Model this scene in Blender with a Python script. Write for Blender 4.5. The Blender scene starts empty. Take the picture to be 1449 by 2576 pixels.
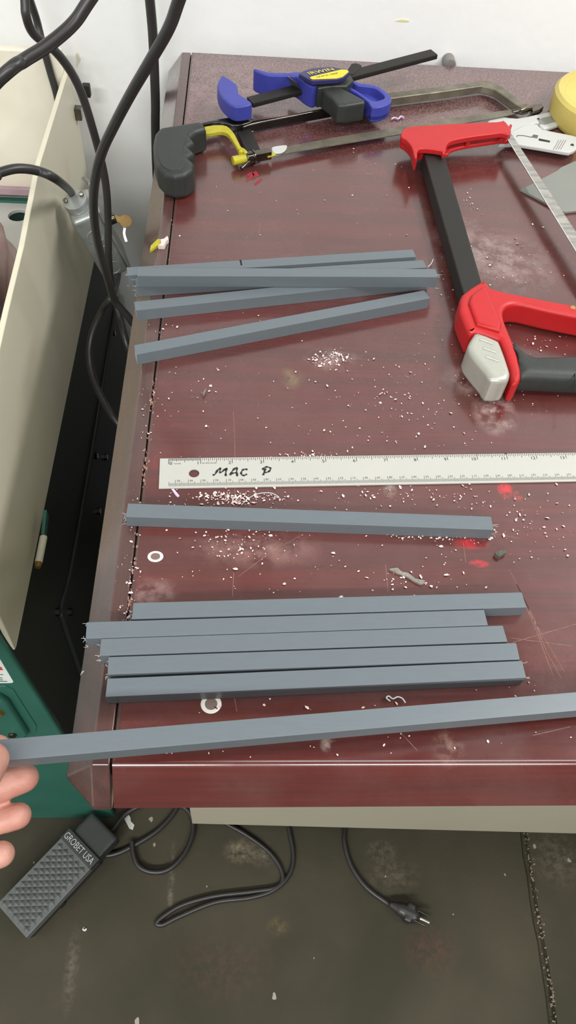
import bpy, bmesh, math, random
from mathutils import Vector, Matrix

random.seed(7)
SC = bpy.context.scene
COL = SC.collection
V = Vector

# ------------------------------------------------------------------ camera
F_PX = 1914.61
CAM = V((0.0792, -0.1466, 1.2422))
_a, _b, _c = 0.6178, 0.1006, -0.1023          # tilt, roll, yaw of the hand-held phone
RM = Matrix.Rotation(_c, 3, 'Z') @ Matrix.Rotation(_a, 3, 'X') @ Matrix.Rotation(_b, 3, 'Z')
cam_d = bpy.data.cameras.new('camera')
cam_d.sensor_width = 36.0
cam_d.lens = F_PX / 2576.0 * 36.0
cam_d.clip_start = 0.02
cam = bpy.data.objects.new('camera', cam_d)
COL.objects.link(cam)
cam.matrix_world = Matrix.Translation(CAM) @ RM.to_4x4()
SC.camera = cam

# ------------------------------------------------------------------ world, lights, exposure
SC.view_settings.view_transform = 'Standard'
SC.view_settings.look = 'None'
SC.view_settings.gamma = 1.0
SC.view_settings.use_curve_mapping = False
SC.view_settings.exposure = 0.27
w = bpy.data.worlds.new('world')
SC.world = w
w.use_nodes = True
w.node_tree.nodes['Background'].inputs[0].default_value = (0.9, 0.97, 1.0, 1)
w.node_tree.nodes['Background'].inputs[1].default_value = 0.08


def area(name, loc, sx, sy, power, color=(1.0, 1.0, 0.985), rot=(0, 0, 0)):
    d = bpy.data.lights.new(name, 'AREA')
    d.shape = 'RECTANGLE'
    d.size, d.size_y, d.energy, d.color = sx, sy, power, color
    o = bpy.data.objects.new(name, d)
    COL.objects.link(o)
    o.location = loc
    o.rotation_euler = rot
    return o


area('ceiling_tube_light', (0.70, -0.20, 2.66), 1.25, 0.30, 8)
area('ceiling_tube_light', (-0.80, -0.20, 2.66), 1.25, 0.30, 9)
area('ceiling_tube_light', (1.80, 0.30, 2.66), 0.30, 1.25, 46)
area('ceiling_tube_light', (0.90, -2.10, 2.66), 1.25, 0.34, 42)
area('ceiling_tube_light', (-0.70, -2.10, 2.66), 1.25, 0.34, 72)

# ------------------------------------------------------------------ geometry helpers
DZ = 0.76                                      # height of the desk top
WALL_Y = 0.966


def ray(px, py):
    return RM @ V(((px - 724.5) / F_PX, -(py - 1288.0) / F_PX, -1.0))


def at(px, py, z=DZ):
    d = ray(px, py)
    return CAM + d * ((z - CAM.z) / d.z)


def at_y(px, py, y):
    d = ray(px, py)
    return CAM + d * ((y - CAM.y) / d.y)


def at_x(px, py, x):
    d = ray(px, py)
    return CAM + d * ((x - CAM.x) / d.x)


def at_d(px, py, t):
    return CAM + ray(px, py).normalized() * t


def lin(c):
    return tuple(((v / 255) / 12.92 if v / 255 <= 0.04045 else ((v / 255 + 0.055) / 1.055) ** 2.4) for v in c)


def nd(nt, t, **kw):
    n = nt.nodes.new(t)
    for k, v in kw.items():
        setattr(n, k, v)
    return n


def mat(name, rgb, rough=0.5, metal=0.0, var=0.12, scale=30.0, stretch=(1, 1, 1), bump=0.0, bscale=None,
        rgb2=None, spec=0.5, coat=0.0, trans=0.0, rvar=0.0, sss=0.0):
    m = bpy.data.materials.new(name)
    m.use_nodes = True
    nt = m.node_tree
    b = nt.nodes['Principled BSDF']
    c = lin(rgb)
    c2 = lin(rgb2) if rgb2 else tuple(v * (1 - var) for v in c)
    co = nd(nt, 'ShaderNodeTexCoord')
    mp = nd(nt, 'ShaderNodeMapping')
    mp.inputs['Scale'].default_value = stretch
    nt.links.new(co.outputs['Object'], mp.inputs[0])
    nz = nd(nt, 'ShaderNodeTexNoise')
    nz.inputs['Scale'].default_value = scale
    nz.inputs['Detail'].default_value = 5
    nt.links.new(mp.outputs[0], nz.inputs[0])
    mx = nd(nt, 'ShaderNodeMix', data_type='RGBA')
    mx.inputs[6].default_value = (*c, 1)
    mx.inputs[7].default_value = (*c2, 1)
    rp = nd(nt, 'ShaderNodeValToRGB')
    rp.color_ramp.elements[0].position = 0.35
    rp.color_ramp.elements[1].position = 0.65
    nt.links.new(nz.outputs[0], rp.inputs[0])
    nt.links.new(rp.outputs[0], mx.inputs[0])
    nt.links.new(mx.outputs[2], b.inputs['Base Color'])
    b.inputs['Roughness'].default_value = rough
    b.inputs['Metallic'].default_value = metal
    b.inputs['Specular IOR Level'].default_value = spec
    b.inputs['Coat Weight'].default_value = coat
    b.inputs['Transmission Weight'].default_value = trans
    if sss:
        b.inputs['Subsurface Weight'].default_value = sss
        b.inputs['Subsurface Radius'].default_value = (0.01, 0.003, 0.0015)
        b.inputs['Subsurface Scale'].default_value = 1.0
    if rvar:
        mr = nd(nt, 'ShaderNodeMapRange')
        mr.inputs[3].default_value = rough - rvar
        mr.inputs[4].default_value = rough + rvar
        nt.links.new(nz.outputs[0], mr.inputs[0])
        nt.links.new(mr.outputs[0], b.inputs['Roughness'])
    if bump:
        n2 = nd(nt, 'ShaderNodeTexNoise')
        n2.inputs['Scale'].default_value = bscale or scale * 4
        n2.inputs['Detail'].default_value = 4
        nt.links.new(mp.outputs[0], n2.inputs[0])
        bp = nd(nt, 'ShaderNodeBump')
        bp.inputs['Strength'].default_value = bump
        bp.inputs['Distance'].default_value = 0.002
        nt.links.new(n2.outputs[0], bp.inputs['Height'])
        nt.links.new(bp.outputs[0], b.inputs['Normal'])
    return m


def add_blobs(m, blobs, nscale=60.0):
    """dirt, wear, paint marks and painted reflection with a fixed place of their own: (centre, rx, ry, rgb, strength)"""
    nt = m.node_tree
    b = nt.nodes['Principled BSDF']
    src = b.inputs['Base Color'].links[0].from_socket
    ge = nd(nt, 'ShaderNodeNewGeometry')
    nz = nd(nt, 'ShaderNodeTexNoise')
    nz.inputs['Scale'].default_value = nscale
    nz.inputs['Detail'].default_value = 8
    nz.inputs['Roughness'].default_value = 0.7
    nt.links.new(ge.outputs['Position'], nz.inputs[0])
    for c, rx, ry, rgb, st in blobs:
        sb = nd(nt, 'ShaderNodeVectorMath', operation='SUBTRACT')
        sb.inputs[1].default_value = c
        nt.links.new(ge.outputs['Position'], sb.inputs[0])
        dv = nd(nt, 'ShaderNodeVectorMath', operation='DIVIDE')
        dv.inputs[1].default_value = (rx, ry, 0.05)
        nt.links.new(sb.outputs[0], dv.inputs[0])
        ln = nd(nt, 'ShaderNodeVectorMath', operation='LENGTH')
        nt.links.new(dv.outputs[0], ln.inputs[0])
        mr = nd(nt, 'ShaderNodeMapRange')
        mr.inputs[1].default_value = 1.0
        mr.inputs[2].default_value = 0.2
        nt.links.new(ln.outputs[1], mr.inputs[0])
        r2 = nd(nt, 'ShaderNodeMapRange')
        r2.inputs[1].default_value = 0.42
        r2.inputs[2].default_value = 0.62
        r2.inputs[4].default_value = st
        nt.links.new(nz.outputs[0], r2.inputs[0])
        mu = nd(nt, 'ShaderNodeMath', operation='MULTIPLY')
        nt.links.new(mr.outputs[0], mu.inputs[0])
        nt.links.new(r2.outputs[0], mu.inputs[1])
        mx = nd(nt, 'ShaderNodeMix', data_type='RGBA')
        mx.inputs[7].default_value = (*lin(rgb), 1)
        nt.links.new(mu.outputs[0], mx.inputs[0])
        nt.links.new(src, mx.inputs[6])
        src = mx.outputs[2]
    nt.links.new(src, b.inputs['Base Color'])


def wood(name, base, dark, axis='x', rough=0.22, haze=0.0):
    m = bpy.data.materials.new(name)
    m.use_nodes = True
    nt = m.node_tree
    b = nt.nodes['Principled BSDF']
    ge = nd(nt, 'ShaderNodeNewGeometry')
    mp = nd(nt, 'ShaderNodeMapping')
    mp.inputs['Scale'].default_value = (1.6, 42, 42) if axis == 'x' else (120, 3, 120)
    nt.links.new(ge.outputs['Position'], mp.inputs[0])
    n1 = nd(nt, 'ShaderNodeTexNoise')
    n1.inputs['Scale'].default_value = 1.0
    n1.inputs['Detail'].default_value = 7
    n1.inputs['Roughness'].default_value = 0.62
    n1.inputs['Distortion'].default_value = 0.6
    nt.links.new(mp.outputs[0], n1.inputs[0])
    r1 = nd(nt, 'ShaderNodeValToRGB')
    e = r1.color_ramp.elements
    e[0].position, e[0].color = 0.30, (*lin(dark), 1)
    e[1].position, e[1].color = 0.66, (*lin(base), 1)
    nt.links.new(n1.outputs[0], r1.inputs[0])
    # fine pores
    mp2 = nd(nt, 'ShaderNodeMapping')
    mp2.inputs['Scale'].default_value = (14, 420, 420) if axis == 'x' else (420, 14, 420)
    nt.links.new(ge.outputs['Position'], mp2.inputs[0])
    n2 = nd(nt, 'ShaderNodeTexNoise')
    n2.inputs['Detail'].default_value = 3
    n2.inputs['Scale'].default_value = 1.0
    nt.links.new(mp2.outputs[0], n2.inputs[0])
    r2 = nd(nt, 'ShaderNodeMapRange')
    r2.inputs[1].default_value = 0.3
    r2.inputs[2].default_value = 0.7
    r2.inputs[3].default_value = 0.78
    r2.inputs[4].default_value = 1.1
    nt.links.new(n2.outputs[0], r2.inputs[0])
    mm = nd(nt, 'ShaderNodeMix', data_type='RGBA', blend_type='MULTIPLY')
    mm.inputs[0].default_value = 1.0
    nt.links.new(r1.outputs[0], mm.inputs[6])
    nt.links.new(r2.outputs[0], mm.inputs[7])
    # worn, dusty film
    n3 = nd(nt, 'ShaderNodeTexNoise')
    n3.inputs['Scale'].default_value = 9
    n3.inputs['Detail'].default_value = 9
    n3.inputs['Roughness'].default_value = 0.72
    nt.links.new(ge.outputs['Position'], n3.inputs[0])
    r3 = nd(nt, 'ShaderNodeMapRange')
    r3.inputs[1].default_value = 0.40
    r3.inputs[2].default_value = 0.75
    r3.inputs[3].default_value = haze * 0.35
    r3.inputs[4].default_value = haze
    nt.links.new(n3.outputs[0], r3.inputs[0])
    mh = nd(nt, 'ShaderNodeMix', data_type='RGBA')
    mh.inputs[7].default_value = (*lin((150, 135, 130)), 1)
    nt.links.new(r3.outputs[0], mh.inputs[0])
    nt.links.new(mm.outputs[2], mh.inputs[6])
    nt.links.new(mh.outputs[2], b.inputs['Base Color'])
    rr = nd(nt, 'ShaderNodeMapRange')
    rr.inputs[1].default_value = 0.35
    rr.inputs[2].default_value = 0.7
    rr.inputs[3].default_value = rough - 0.04
    rr.inputs[4].default_value = rough + 0.12
    nt.links.new(n3.outputs[0], rr.inputs[0])
    nt.links.new(rr.outputs[0], b.inputs['Roughness'])
    b.inputs['Specular IOR Level'].default_value = 0.5
    b.inputs['Coat Weight'].default_value = 0.8
    b.inputs['Coat Roughness'].default_value = 0.16
    b.inputs['Coat IOR'].default_value = 1.58
    bp = nd(nt, 'ShaderNodeBump')
    bp.inputs['Strength'].default_value = 0.04
    bp.inputs['Distance'].default_value = 0.001
    nt.links.new(n2.outputs[0], bp.inputs['Height'])
    nt.links.new(bp.outputs[0], b.inputs['Normal'])
    return m


M = dict(
    wall=mat('wall_paint', (243, 244, 243), 0.6, var=0.03, scale=6, bump=0.25, bscale=60),
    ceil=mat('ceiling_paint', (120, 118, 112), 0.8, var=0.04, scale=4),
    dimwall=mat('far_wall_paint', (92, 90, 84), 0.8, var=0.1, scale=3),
    bar=mat('grey_plastic', (98, 106, 111), 0.40, var=0.05, scale=60, stretch=(1, 12, 12), bump=0.03, bscale=300),
    barcut=mat('grey_plastic_cut', (160, 168, 172), 0.8, var=0.25, scale=700, bump=0.6, bscale=1500),
    burr=mat('plastic_burr', (205, 210, 212), 0.7),
    rulerw=mat('white_anodised', (176, 175, 168), 0.42, var=0.03, scale=15),
    ink=mat('black_ink', (24, 24, 22), 0.6),
    inkgrey=mat('grey_ink', (72, 72, 68), 0.6),
    red=mat('red_plastic', (180, 24, 28), 0.45, var=0.05, scale=80, bump=0.08, bscale=900),
    tube=mat('dark_painted_steel', (26, 23, 19), 0.6, var=0.1, scale=120, bump=0.04, bscale=800),
    silver=mat('silver_paint', (178, 178, 168), 0.34, metal=0.35, var=0.05, scale=200),
    rubber=mat('black_rubber', (44, 47, 45), 0.46, var=0.15, scale=200, bump=0.1, bscale=900),
    rubberc=mat('black_cord_jacket', (46, 44, 43), 0.38, var=0.2, scale=40),
    steel=mat('bright_steel', (190, 188, 182), 0.28, metal=0.75, var=0.4, scale=40, stretch=(1, 5, 1), rvar=0.12),
    oldsteel=mat('tarnished_steel', (132, 126, 110), 0.42, metal=0.55, var=0.4, scale=60, rvar=0.12),
    chrome=mat('worn_chrome', (120, 115, 105), 0.16, metal=1.0, var=0.3, scale=50),
    blackgloss=mat('black_enamel', (20, 19, 18), 0.18, var=0.3, scale=60, coat=0.3),
    yellowp=mat('yellow_paint', (182, 172, 40), 0.45, var=0.15, scale=150),
    blue=mat('blue_plastic', (56, 62, 150), 0.42, var=0.08, scale=80, bump=0.05, bscale=700),
    navy=mat('dark_blue_label', (48, 46, 92), 0.35),
    yellowl=mat('yellow_label', (235, 205, 40), 0.4),
    white=mat('white_plastic', (186, 187, 184), 0.42, var=0.02, scale=30),
    tape=mat('yellow_tape', (205, 186, 102), 0.5, var=0.15, scale=14, bump=0.1, bscale=100),
    sheet=mat('light_grey_plastic', (126, 128, 122), 0.45, var=0.04, scale=20),
    cream=mat('cream_enamel', (210, 205, 183), 0.42, var=0.05, scale=5, bump=0.05, bscale=400),
    creamd=mat('dusty_cream_enamel', (230, 226, 208), 0.6, var=0.08, scale=9, rgb2=(218, 208, 192)),
    green=mat('green_enamel', (46, 98, 84), 0.38, var=0.15, scale=14, bump=0.05, bscale=250),
    galv=mat('galvanised_steel', (182, 187, 185), 0.36, metal=0.45, var=0.25, scale=40, rvar=0.08),
    brass=mat('brass', (140, 108, 50), 0.42, metal=0.35, var=0.25, scale=80),
    beige=mat('beige_enamel', (176, 171, 151), 0.42, var=0.04, scale=8),
    pedal=mat('pedal_rubber', (92, 95, 93), 0.48, var=0.2, scale=60, bump=0.1, bscale=500),
    dark=mat('dark_void', (12, 12, 12), 0.8),
    skin=mat('skin', (186, 138, 122), 0.5, var=0.2, scale=45, rgb2=(172, 114, 100), bump=0.15, bscale=700, sss=0.06),
    nail=mat('finger_nail', (222, 182, 168), 0.3),
    sleeve=mat('grey_sleeve', (80, 82, 86), 0.9, bump=0.4, bscale=900),
    buff=mat('pink_buffing_muslin', (205, 188, 190), 0.95, var=0.3, scale=12, rgb2=(172, 128, 134), bump=0.5, bscale=90),
    pinkdust=mat('pink_dust', (176, 150, 158), 0.95, scale=60, bump=0.4),
    sticker=mat('white_sticker', (222, 230, 226), 0.35),
    stickred=mat('red_print', (205, 70, 62), 0.4),
    putty=mat('grey_putty', (140, 134, 124), 0.6, var=0.3, scale=200, bump=0.5, bscale=500),
    lint=mat('grey_lint', (96, 94, 84), 0.95, var=0.4, scale=400, bump=0.8, bscale=900),
    shav=mat('pale_shavings', (226, 205, 200), 0.7, var=0.12, scale=300),
    lav=mat('lavender_plastic', (200, 178, 205), 0.5),
    darkchip=mat('brown_chip', (120, 100, 92), 0.6),
    redmark=mat('red_crayon', (150, 38, 50), 0.6, var=0.3, scale=300),
    scratch=mat('bare_scratch', (150, 112, 98), 0.6, var=0.4, scale=200),
    paper=mat('white_paper', (205, 204, 196), 0.8, var=0.1, scale=80),
    chipglint=mat('chip_glint_white', (228, 222, 215), 0.5),
    grey=mat('grey_knob', (128, 124, 120), 0.5),
    groove=mat('dark_groove', (26, 17, 15), 0.8),
)
M['desk'] = wood('mahogany_laminate', (88, 24, 19), (68, 18, 15), 'x', 0.22, 0.12)
M['trim'] = wood('dark_mahogany_trim', (78, 42, 36), (58, 30, 26), 'y', 0.26, 0.12)
M['floor'] = mat('stained_concrete', (67, 62, 48), 0.75, scale=5, rgb2=(52, 49, 37), bump=0.3, bscale=70, rvar=0.08, spec=0.3)
add_blobs(M['floor'], [
    ((*at(605, 2140, 0)[:2], 0), .030, .022, (128, 118, 98), .9), ((*at(660, 2150, 0)[:2], 0), .022, .022, (112, 104, 88), .8),
    ((*at(985, 2200, 0)[:2], 0), .05, .03, (98, 90, 74), .7), ((*at(960, 2140, 0)[:2], 0), .03, .02, (100, 92, 76), .8),
    ((*at(1085, 2390, 0)[:2], 0), .05, .04, (92, 60, 50), .6), ((*at(700, 2330, 0)[:2], 0), .02, .015, (104, 88, 62), .8),
    ((*at(560, 2430, 0)[:2], 0), .10, .06, (84, 62, 50), .45), ((*at(1400, 2160, 0)[:2], 0), .05, .05, (104, 98, 80), .6),
    ((*at(180, 2440, 0)[:2], 0), .012, .06, (112, 106, 94), .6), ((*at(430, 2230, 0)[:2], 0), .006, .07, (118, 112, 100), .7)], 90)
add_blobs(M['desk'], [
    ((*at(1245, 1040)[:2], DZ), .022, .030, (186, 160, 156), .75), ((*at(1180, 960)[:2], DZ), .030, .024, (170, 140, 136), .55),
    ((*at(735, 950)[:2], DZ), .013, .016, (112, 96, 66), .9), ((*at(840, 905)[:2], DZ), .030, .018, (170, 140, 136), .5),
    ((*at(380, 1490)[:2], DZ), .022, .014, (170, 140, 136), .6), ((*at(650, 1380)[:2], DZ), .06, .02, (160, 120, 114), .5),
    ((*at(980, 1232)[:2], DZ), .006, .010, (160, 150, 140), .9), ((*at(1128, 1882)[:2], DZ), .013, .013, (150, 120, 110), .9),
    ((*at(826, 1873)[:2], DZ), .006, .006, (156, 140, 132), 1.2), ((*at(1270, 1232)[:2], DZ), .007, .010, (206, 30, 40), 1.6),
    ((*at(1303, 1248)[:2], DZ), .004, .006, (206, 60, 66), 1.4), ((*at(1205, 1418)[:2], DZ), .009, .004, (206, 30, 48), 1.8),
    ((*at(1185, 1368)[:2], DZ), .016, .006, (176, 36, 44), 1.2), ((*at(420, 1165)[:2], DZ), .016, .012, (150, 30, 40), .6),
    ((*at(900, 690)[:2], DZ), .10, .05, (160, 130, 126), .25), ((*at(1180, 620)[:2], DZ), .05, .06, (170, 150, 146), .4),
    ((*at(1290, 660)[:2], DZ), .05, .06, (180, 160, 156), .4), 
    ((*at(590, 240)[:2], DZ), .12, .12, (176, 140, 140), .3)], 55)
add_blobs(M['desk'], [((*at(800, 190)[:2], DZ), .75, .24, (158, 150, 150), .42)], 420)  # pale dust film, also painting the wall's reflection into the rear desk
add_blobs(M['cream'], [((-.16, .72, .52), .03, .04, (176, 152, 118), .4), ((-.16, .80, .66), .03, .02, (200, 160, 140), .4)], 30)


def finish(me, name, m, parent=None, smooth=False, base=None):
    """link mesh data given in world coordinates as one object whose origin lies at its base"""
    for mm in (m if isinstance(m, (list, tuple)) else [m]):
        me.materials.append(mm)
    o = bpy.data.objects.new(name, me)
    COL.objects.link(o)
    if parent is not None:
        off = world_loc(parent)
        o.parent = parent
        me.transform(Matrix.Translation(-off))
    else:
        if base is None:
            n = max(1, len(me.vertices))
            cx = sum(v.co.x for v in me.vertices) / n
            cy = sum(v.co.y for v in me.vertices) / n
            base = V((cx, cy, min(v.co.z for v in me.vertices)))
        o.location = base
        me.transform(Matrix.Translation(-V(base)))
    if smooth:
        for p in me.polygons:
            p.use_smooth = True
        if smooth != True:
            me.set_sharp_from_angle(angle=math.radians(smooth))
            wn = o.modifiers.new('face_normals', 'WEIGHTED_NORMAL')
            wn.keep_sharp = True
            wn.weight = 100
    me.name = name
    return o


def world_loc(o):
    l = V((0, 0, 0))
    while o is not None:
        l += o.location
        o = o.parent
    return l


def tag(o, label=None, cat=None, group=None, kind=None):
    if label: o['label'] = label
    if cat: o['category'] = cat
    if group: o['group'] = group
    if kind: o['kind'] = kind
    return o


def thing(name, loc, label, cat, group=None):
    o = bpy.data.objects.new(name, None)
    o.empty_display_size = 0.02
    COL.objects.link(o)
    o.location = loc
    return tag(o, label, cat, group)


def eval_mesh(obj):
    COL.objects.link(obj)
    dg = bpy.context.evaluated_depsgraph_get()
    dg.update()
    me = bpy.data.meshes.new_from_object(obj.evaluated_get(dg))
    COL.objects.unlink(obj)
    bpy.data.objects.remove(obj)
    return me


def plate_me(outer, z0, z1, bevel=0.0, holes=(), res=2):
    """horizontal plate: outline points (x, y), from z0 to z1, edges rounded"""
    cu = bpy.data.curves.new('plate', 'CURVE')
    cu.dimensions = '2D'
    cu.fill_mode = 'BOTH'
    cu.extrude = max(1e-5, (z1 - z0) / 2 - bevel)
    cu.bevel_depth = bevel
    cu.bevel_resolution = res
    cu.offset = -bevel
    for loop in [outer, *holes]:
        s = cu.splines.new('POLY')
        s.points.add(len(loop) - 1)
        for p, q in zip(s.points, loop):
            p.co = (q[0], q[1], 0, 1)
        s.use_cyclic_u = True
    me = eval_mesh(bpy.data.objects.new('plate', cu))
    bpy.data.curves.remove(cu)
    me.transform(Matrix.Translation((0, 0, (z0 + z1) / 2)))
    me.materials.clear()
    return me


def rnd(pts, n=6, cyc=True):
    """Catmull-Rom through the points"""
    out = []
    N = len(pts)
    pts = [V(p) for p in pts]
    rng = range(N) if cyc else range(N - 1)
    for i in rng:
        p0 = pts[(i - 1) % N] if cyc or i > 0 else pts[0] * 2 - pts[1]
        p1, p2 = pts[i], pts[(i + 1) % N]
        p3 = pts[(i + 2) % N] if cyc or i < N - 2 else pts[-1] * 2 - pts[-2]
        for k in range(n):
            t = k / n
            out.append(0.5 * ((2 * p1) + (p2 - p0) * t + (2 * p0 - 5 * p1 + 4 * p2 - p3) * t * t + (3 * p1 - p0 - 3 * p2 + p3) * t ** 3))
    if not cyc:
        out.append(pts[-1])
    return out


def pix(pts, z):
    return [at(x, y, z).xy for x, y in pts]


def tube_me(pts, r, n=8, smooth_n=6, cyc=False, radii=None):
    cu = bpy.data.curves.new('tube', 'CURVE')
    cu.dimensions = '3D'
    cu.bevel_depth = r
    cu.bevel_resolution = max(1, n // 2 - 1)
    cu.use_fill_caps = True
    P = rnd(pts, smooth_n, cyc) if smooth_n > 1 else [V(p) for p in pts]
    s = cu.splines.new('POLY')
    s.points.add(len(P) - 1)
    for i, (p, q) in enumerate(zip(s.points, P)):
        p.co = (*q, 1)
        if radii:
            t = i / (len(P) - 1) * (len(radii) - 1)
            k = min(int(t), len(radii) - 2)
            p.radius = radii[k] + (radii[k + 1] - radii[k]) * (t - k)
    s.use_cyclic_u = cyc
    me = eval_mesh(bpy.data.objects.new('tube', cu))
    bpy.data.curves.remove(cu)
    me.materials.clear()
    return me


def bm_me(bm, name='m'):
    bmesh.ops.recalc_face_normals(bm, faces=bm.faces)
    me = bpy.data.meshes.new(name)
    bm.to_mesh(me)
    bm.free()
    return me


def hull_me(pts, bevel=0.0, seg=2):
    bm = bmesh.new()
    for p in pts:
        bm.verts.new(p)
    r = bmesh.ops.convex_hull(bm, input=bm.verts)
    bmesh.ops.dissolve_limit(bm, angle_limit=0.02, verts=bm.verts, edges=bm.edges)
    if bevel:
        bmesh.ops.bevel(bm, geom=list(bm.edges), offset=bevel, segments=seg, affect='EDGES', profile=0.5, clamp_overlap=True)
    return bm_me(bm)


def box_me(c, ax, ay, az, sx, sy, sz, bevel=0.0, seg=2):
    c = V(c)
    pts = [c + ax * (i * sx / 2) + ay * (j * sy / 2) + az * (k * sz / 2) for i in (-1, 1) for j in (-1, 1) for k in (-1, 1)]
    return hull_me(pts, bevel, seg)


X3, Y3, Z3 = V((1, 0, 0)), V((0, 1, 0)), V((0, 0, 1))


def abox(x0, x1, y0, y1, z0, z1, bevel=0.0, seg=2):
    return box_me(((x0 + x1) / 2, (y0 + y1) / 2, (z0 + z1) / 2), X3, Y3, Z3, x1 - x0, y1 - y0, z1 - z0, bevel, seg)


def cyl_me(p0, p1, r0, r1=None, n=20, bevel=0.0):
    p0, p1 = V(p0), V(p1)
    r1 = r0 if r1 is None else r1
    bm = bmesh.new()
    d = p1 - p0
    bmesh.ops.create_cone(bm, cap_ends=True, segments=n, radius1=r0, radius2=r1, depth=d.length)
    if bevel:
        es = [e for e in bm.edges if any(len(f.verts) > 4 for f in e.link_faces)]
        bmesh.ops.bevel(bm, geom=es, offset=bevel, segments=2, affect='EDGES', profile=0.5)
    q = d.to_track_quat('Z', 'Y').to_matrix().to_4x4()
    bmesh.ops.transform(bm, matrix=Matrix.Translation((p0 + p1) / 2) @ q, verts=bm.verts)
    return bm_me(bm)


def join_me(ms):
    bm = bmesh.new()
    for m_ in ms:
        bm.from_mesh(m_)
        bpy.data.meshes.remove(m_)
    me = bpy.data.meshes.new('joined')
    bm.to_mesh(me)
    bm.free()
    return me


def soft_me(ms, voxel=0.0015, it=8):
    """melt overlapping solids into one smooth continuous surface"""
    me = join_me(ms)
    o = bpy.data.objects.new('soft', me)
    r = o.modifiers.new('r', 'REMESH')
    r.mode = 'VOXEL'
    r.voxel_size = voxel
    s = o.modifiers.new('s', 'SMOOTH')
    s.factor = 0.5
    s.iterations = it
    out = eval_mesh(o)
    bpy.data.meshes.remove(me)
    return out


def sphere_me(c, r, seg=16, sc=(1, 1, 1)):
    bm = bmesh.new()
    bmesh.ops.create_uvsphere(bm, u_segments=seg, v_segments=max(6, seg // 2), radius=r)
    bmesh.ops.transform(bm, matrix=Matrix.Translation(c) @ Matrix.Diagonal((*sc, 1)), verts=bm.verts)
    return bm_me(bm)


def chain(pts, rads):
    """tapered limb through joints"""
    ms = []
    for i, (p, r) in enumerate(zip(pts, rads)):
        ms.append(sphere_me(p, r, 16))
        if i:
            ms.append(cyl_me(pts[i - 1], p, rads[i - 1], r, 16))
    return ms


def text_me(s, origin, xd, yd, size, nrm=None, thick=0.0):
    """flat lettering: cap height = size, laid along xd / yd at origin"""
    cu = bpy.data.curves.new('txt', 'FONT')
    cu.body = s
    cu.size = 1.0
    cu.resolution_u = 3
    me = eval_mesh(bpy.data.objects.new('txt', cu))
    bpy.data.curves.remove(cu)
    me.materials.clear()
    xd, yd = V(xd), V(yd)
    k = size / 0.70
    for v in me.vertices:
        x, y = v.co.x, v.co.y
        v.co = V(origin) + xd * (x * k) + yd * (y * k)
    return me


def ribbon_me(pts, w, z=None, nrm=Z3):
    bm = bmesh.new()
    pts = [V(p) for p in pts]
    L = []
    for i, p in enumerate(pts):
        t = (pts[min(i + 1, len(pts) - 1)] - pts[max(i - 1, 0)]).normalized()
        s = nrm.cross(t).normalized() * (w[i] if isinstance(w, (list, tuple)) else w) / 2
        L.append((bm.verts.new(p + s), bm.verts.new(p - s)))
    for (a, b), (c, d) in zip(L, L[1:]):
        bm.faces.new((a, b, d, c))
    me = bpy.data.meshes.new('rib')
    bm.to_mesh(me)
    bm.free()
    return me


# ================================================================== SETTING
# floor: two slabs of concrete with a ragged joint between them
crack = [(1296, 2040), (1318, 2095), (1325, 2150), (1335, 2205), (1342, 2262), (1352, 2320), (1362, 2370), (1372, 2430), (1382, 2500), (1392, 2576), (1400, 2640)]
cp = [at(x, y, 0) for x, y in crack]
cp = [cp[0] + (cp[0] - cp[3]) * 6] + cp + [cp[-1] + (cp[-1] - cp[-4]) * 6]
bm = bmesh.new()
rows = []
for i, p in enumerate(cp):
    j = random.uniform(-.0008, .0008)
    rows.append([bm.verts.new(c) for c in ((-1.6, p.y, 0), (p.x - .0065 + j, p.y, 0), (p.x - .002 + j, p.y, -.007),
                                           (p.x + .002 - j, p.y, -.007), (p.x + .005 - j, p.y, 0), (2.4, p.y, 0))])
for a, b in zip(rows, rows[1:]):
    for k in range(5):
        bm.faces.new((a[k], b[k], b[k + 1], a[k + 1]))
ys = (min(p.y for p in cp), max(p.y for p in cp))
floor = finish(bm_me(bm), 'floor', M['floor'], base=(0, 0, 0))
tag(floor, kind='structure')
# crumbs of filler along the joint
bm = bmesh.new()
for i in range(150):
    t = random.uniform(1, len(cp) - 2.01)
    k = int(t)
    p = cp[k].lerp(cp[k + 1], t - k) + V((random.gauss(.003, .0022), 0, .0006))
    bmesh.ops.create_icosphere(bm, subdivisions=1, radius=random.uniform(.0005, .0015),
                               matrix=Matrix.Translation(p) @ Matrix.Rotation(random.random() * 6, 4, 'Z') @ Matrix.Diagonal((1, 1.8, .5, 1)))
o = finish(bm_me(bm), 'joint_filler', mat('crumbled_filler', (138, 122, 104), 0.9, var=0.5, scale=300), floor)
tag(o, kind='stuff')
tag(finish(abox(-1.6, 2.4, WALL_Y, WALL_Y + .1, 0, 2.7), 'wall_back', M['wall']), kind='structure')
tag(finish(abox(-1.7, -1.6, -2.6, WALL_Y + .1, 0, 2.7), 'wall_left', M['wall']), kind='structure')
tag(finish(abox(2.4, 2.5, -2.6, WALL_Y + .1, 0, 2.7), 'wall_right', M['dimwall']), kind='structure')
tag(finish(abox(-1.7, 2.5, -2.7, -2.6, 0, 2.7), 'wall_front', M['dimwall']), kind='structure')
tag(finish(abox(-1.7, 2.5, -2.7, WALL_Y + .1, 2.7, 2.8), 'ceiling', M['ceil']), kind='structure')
wb = bpy.data.objects['wall_back']
for q in ([(995, 52), (1010, 49), (1030, 52), (1028, 55), (1010, 55)],):
    finish(hull_me([at_y(x, y, WALL_Y - h) for x, y in q for h in (.0002, .0006)]), 'yellow_scuff', mat('pale_yellow_scuff', (222, 220, 150), .7), wb)
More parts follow.
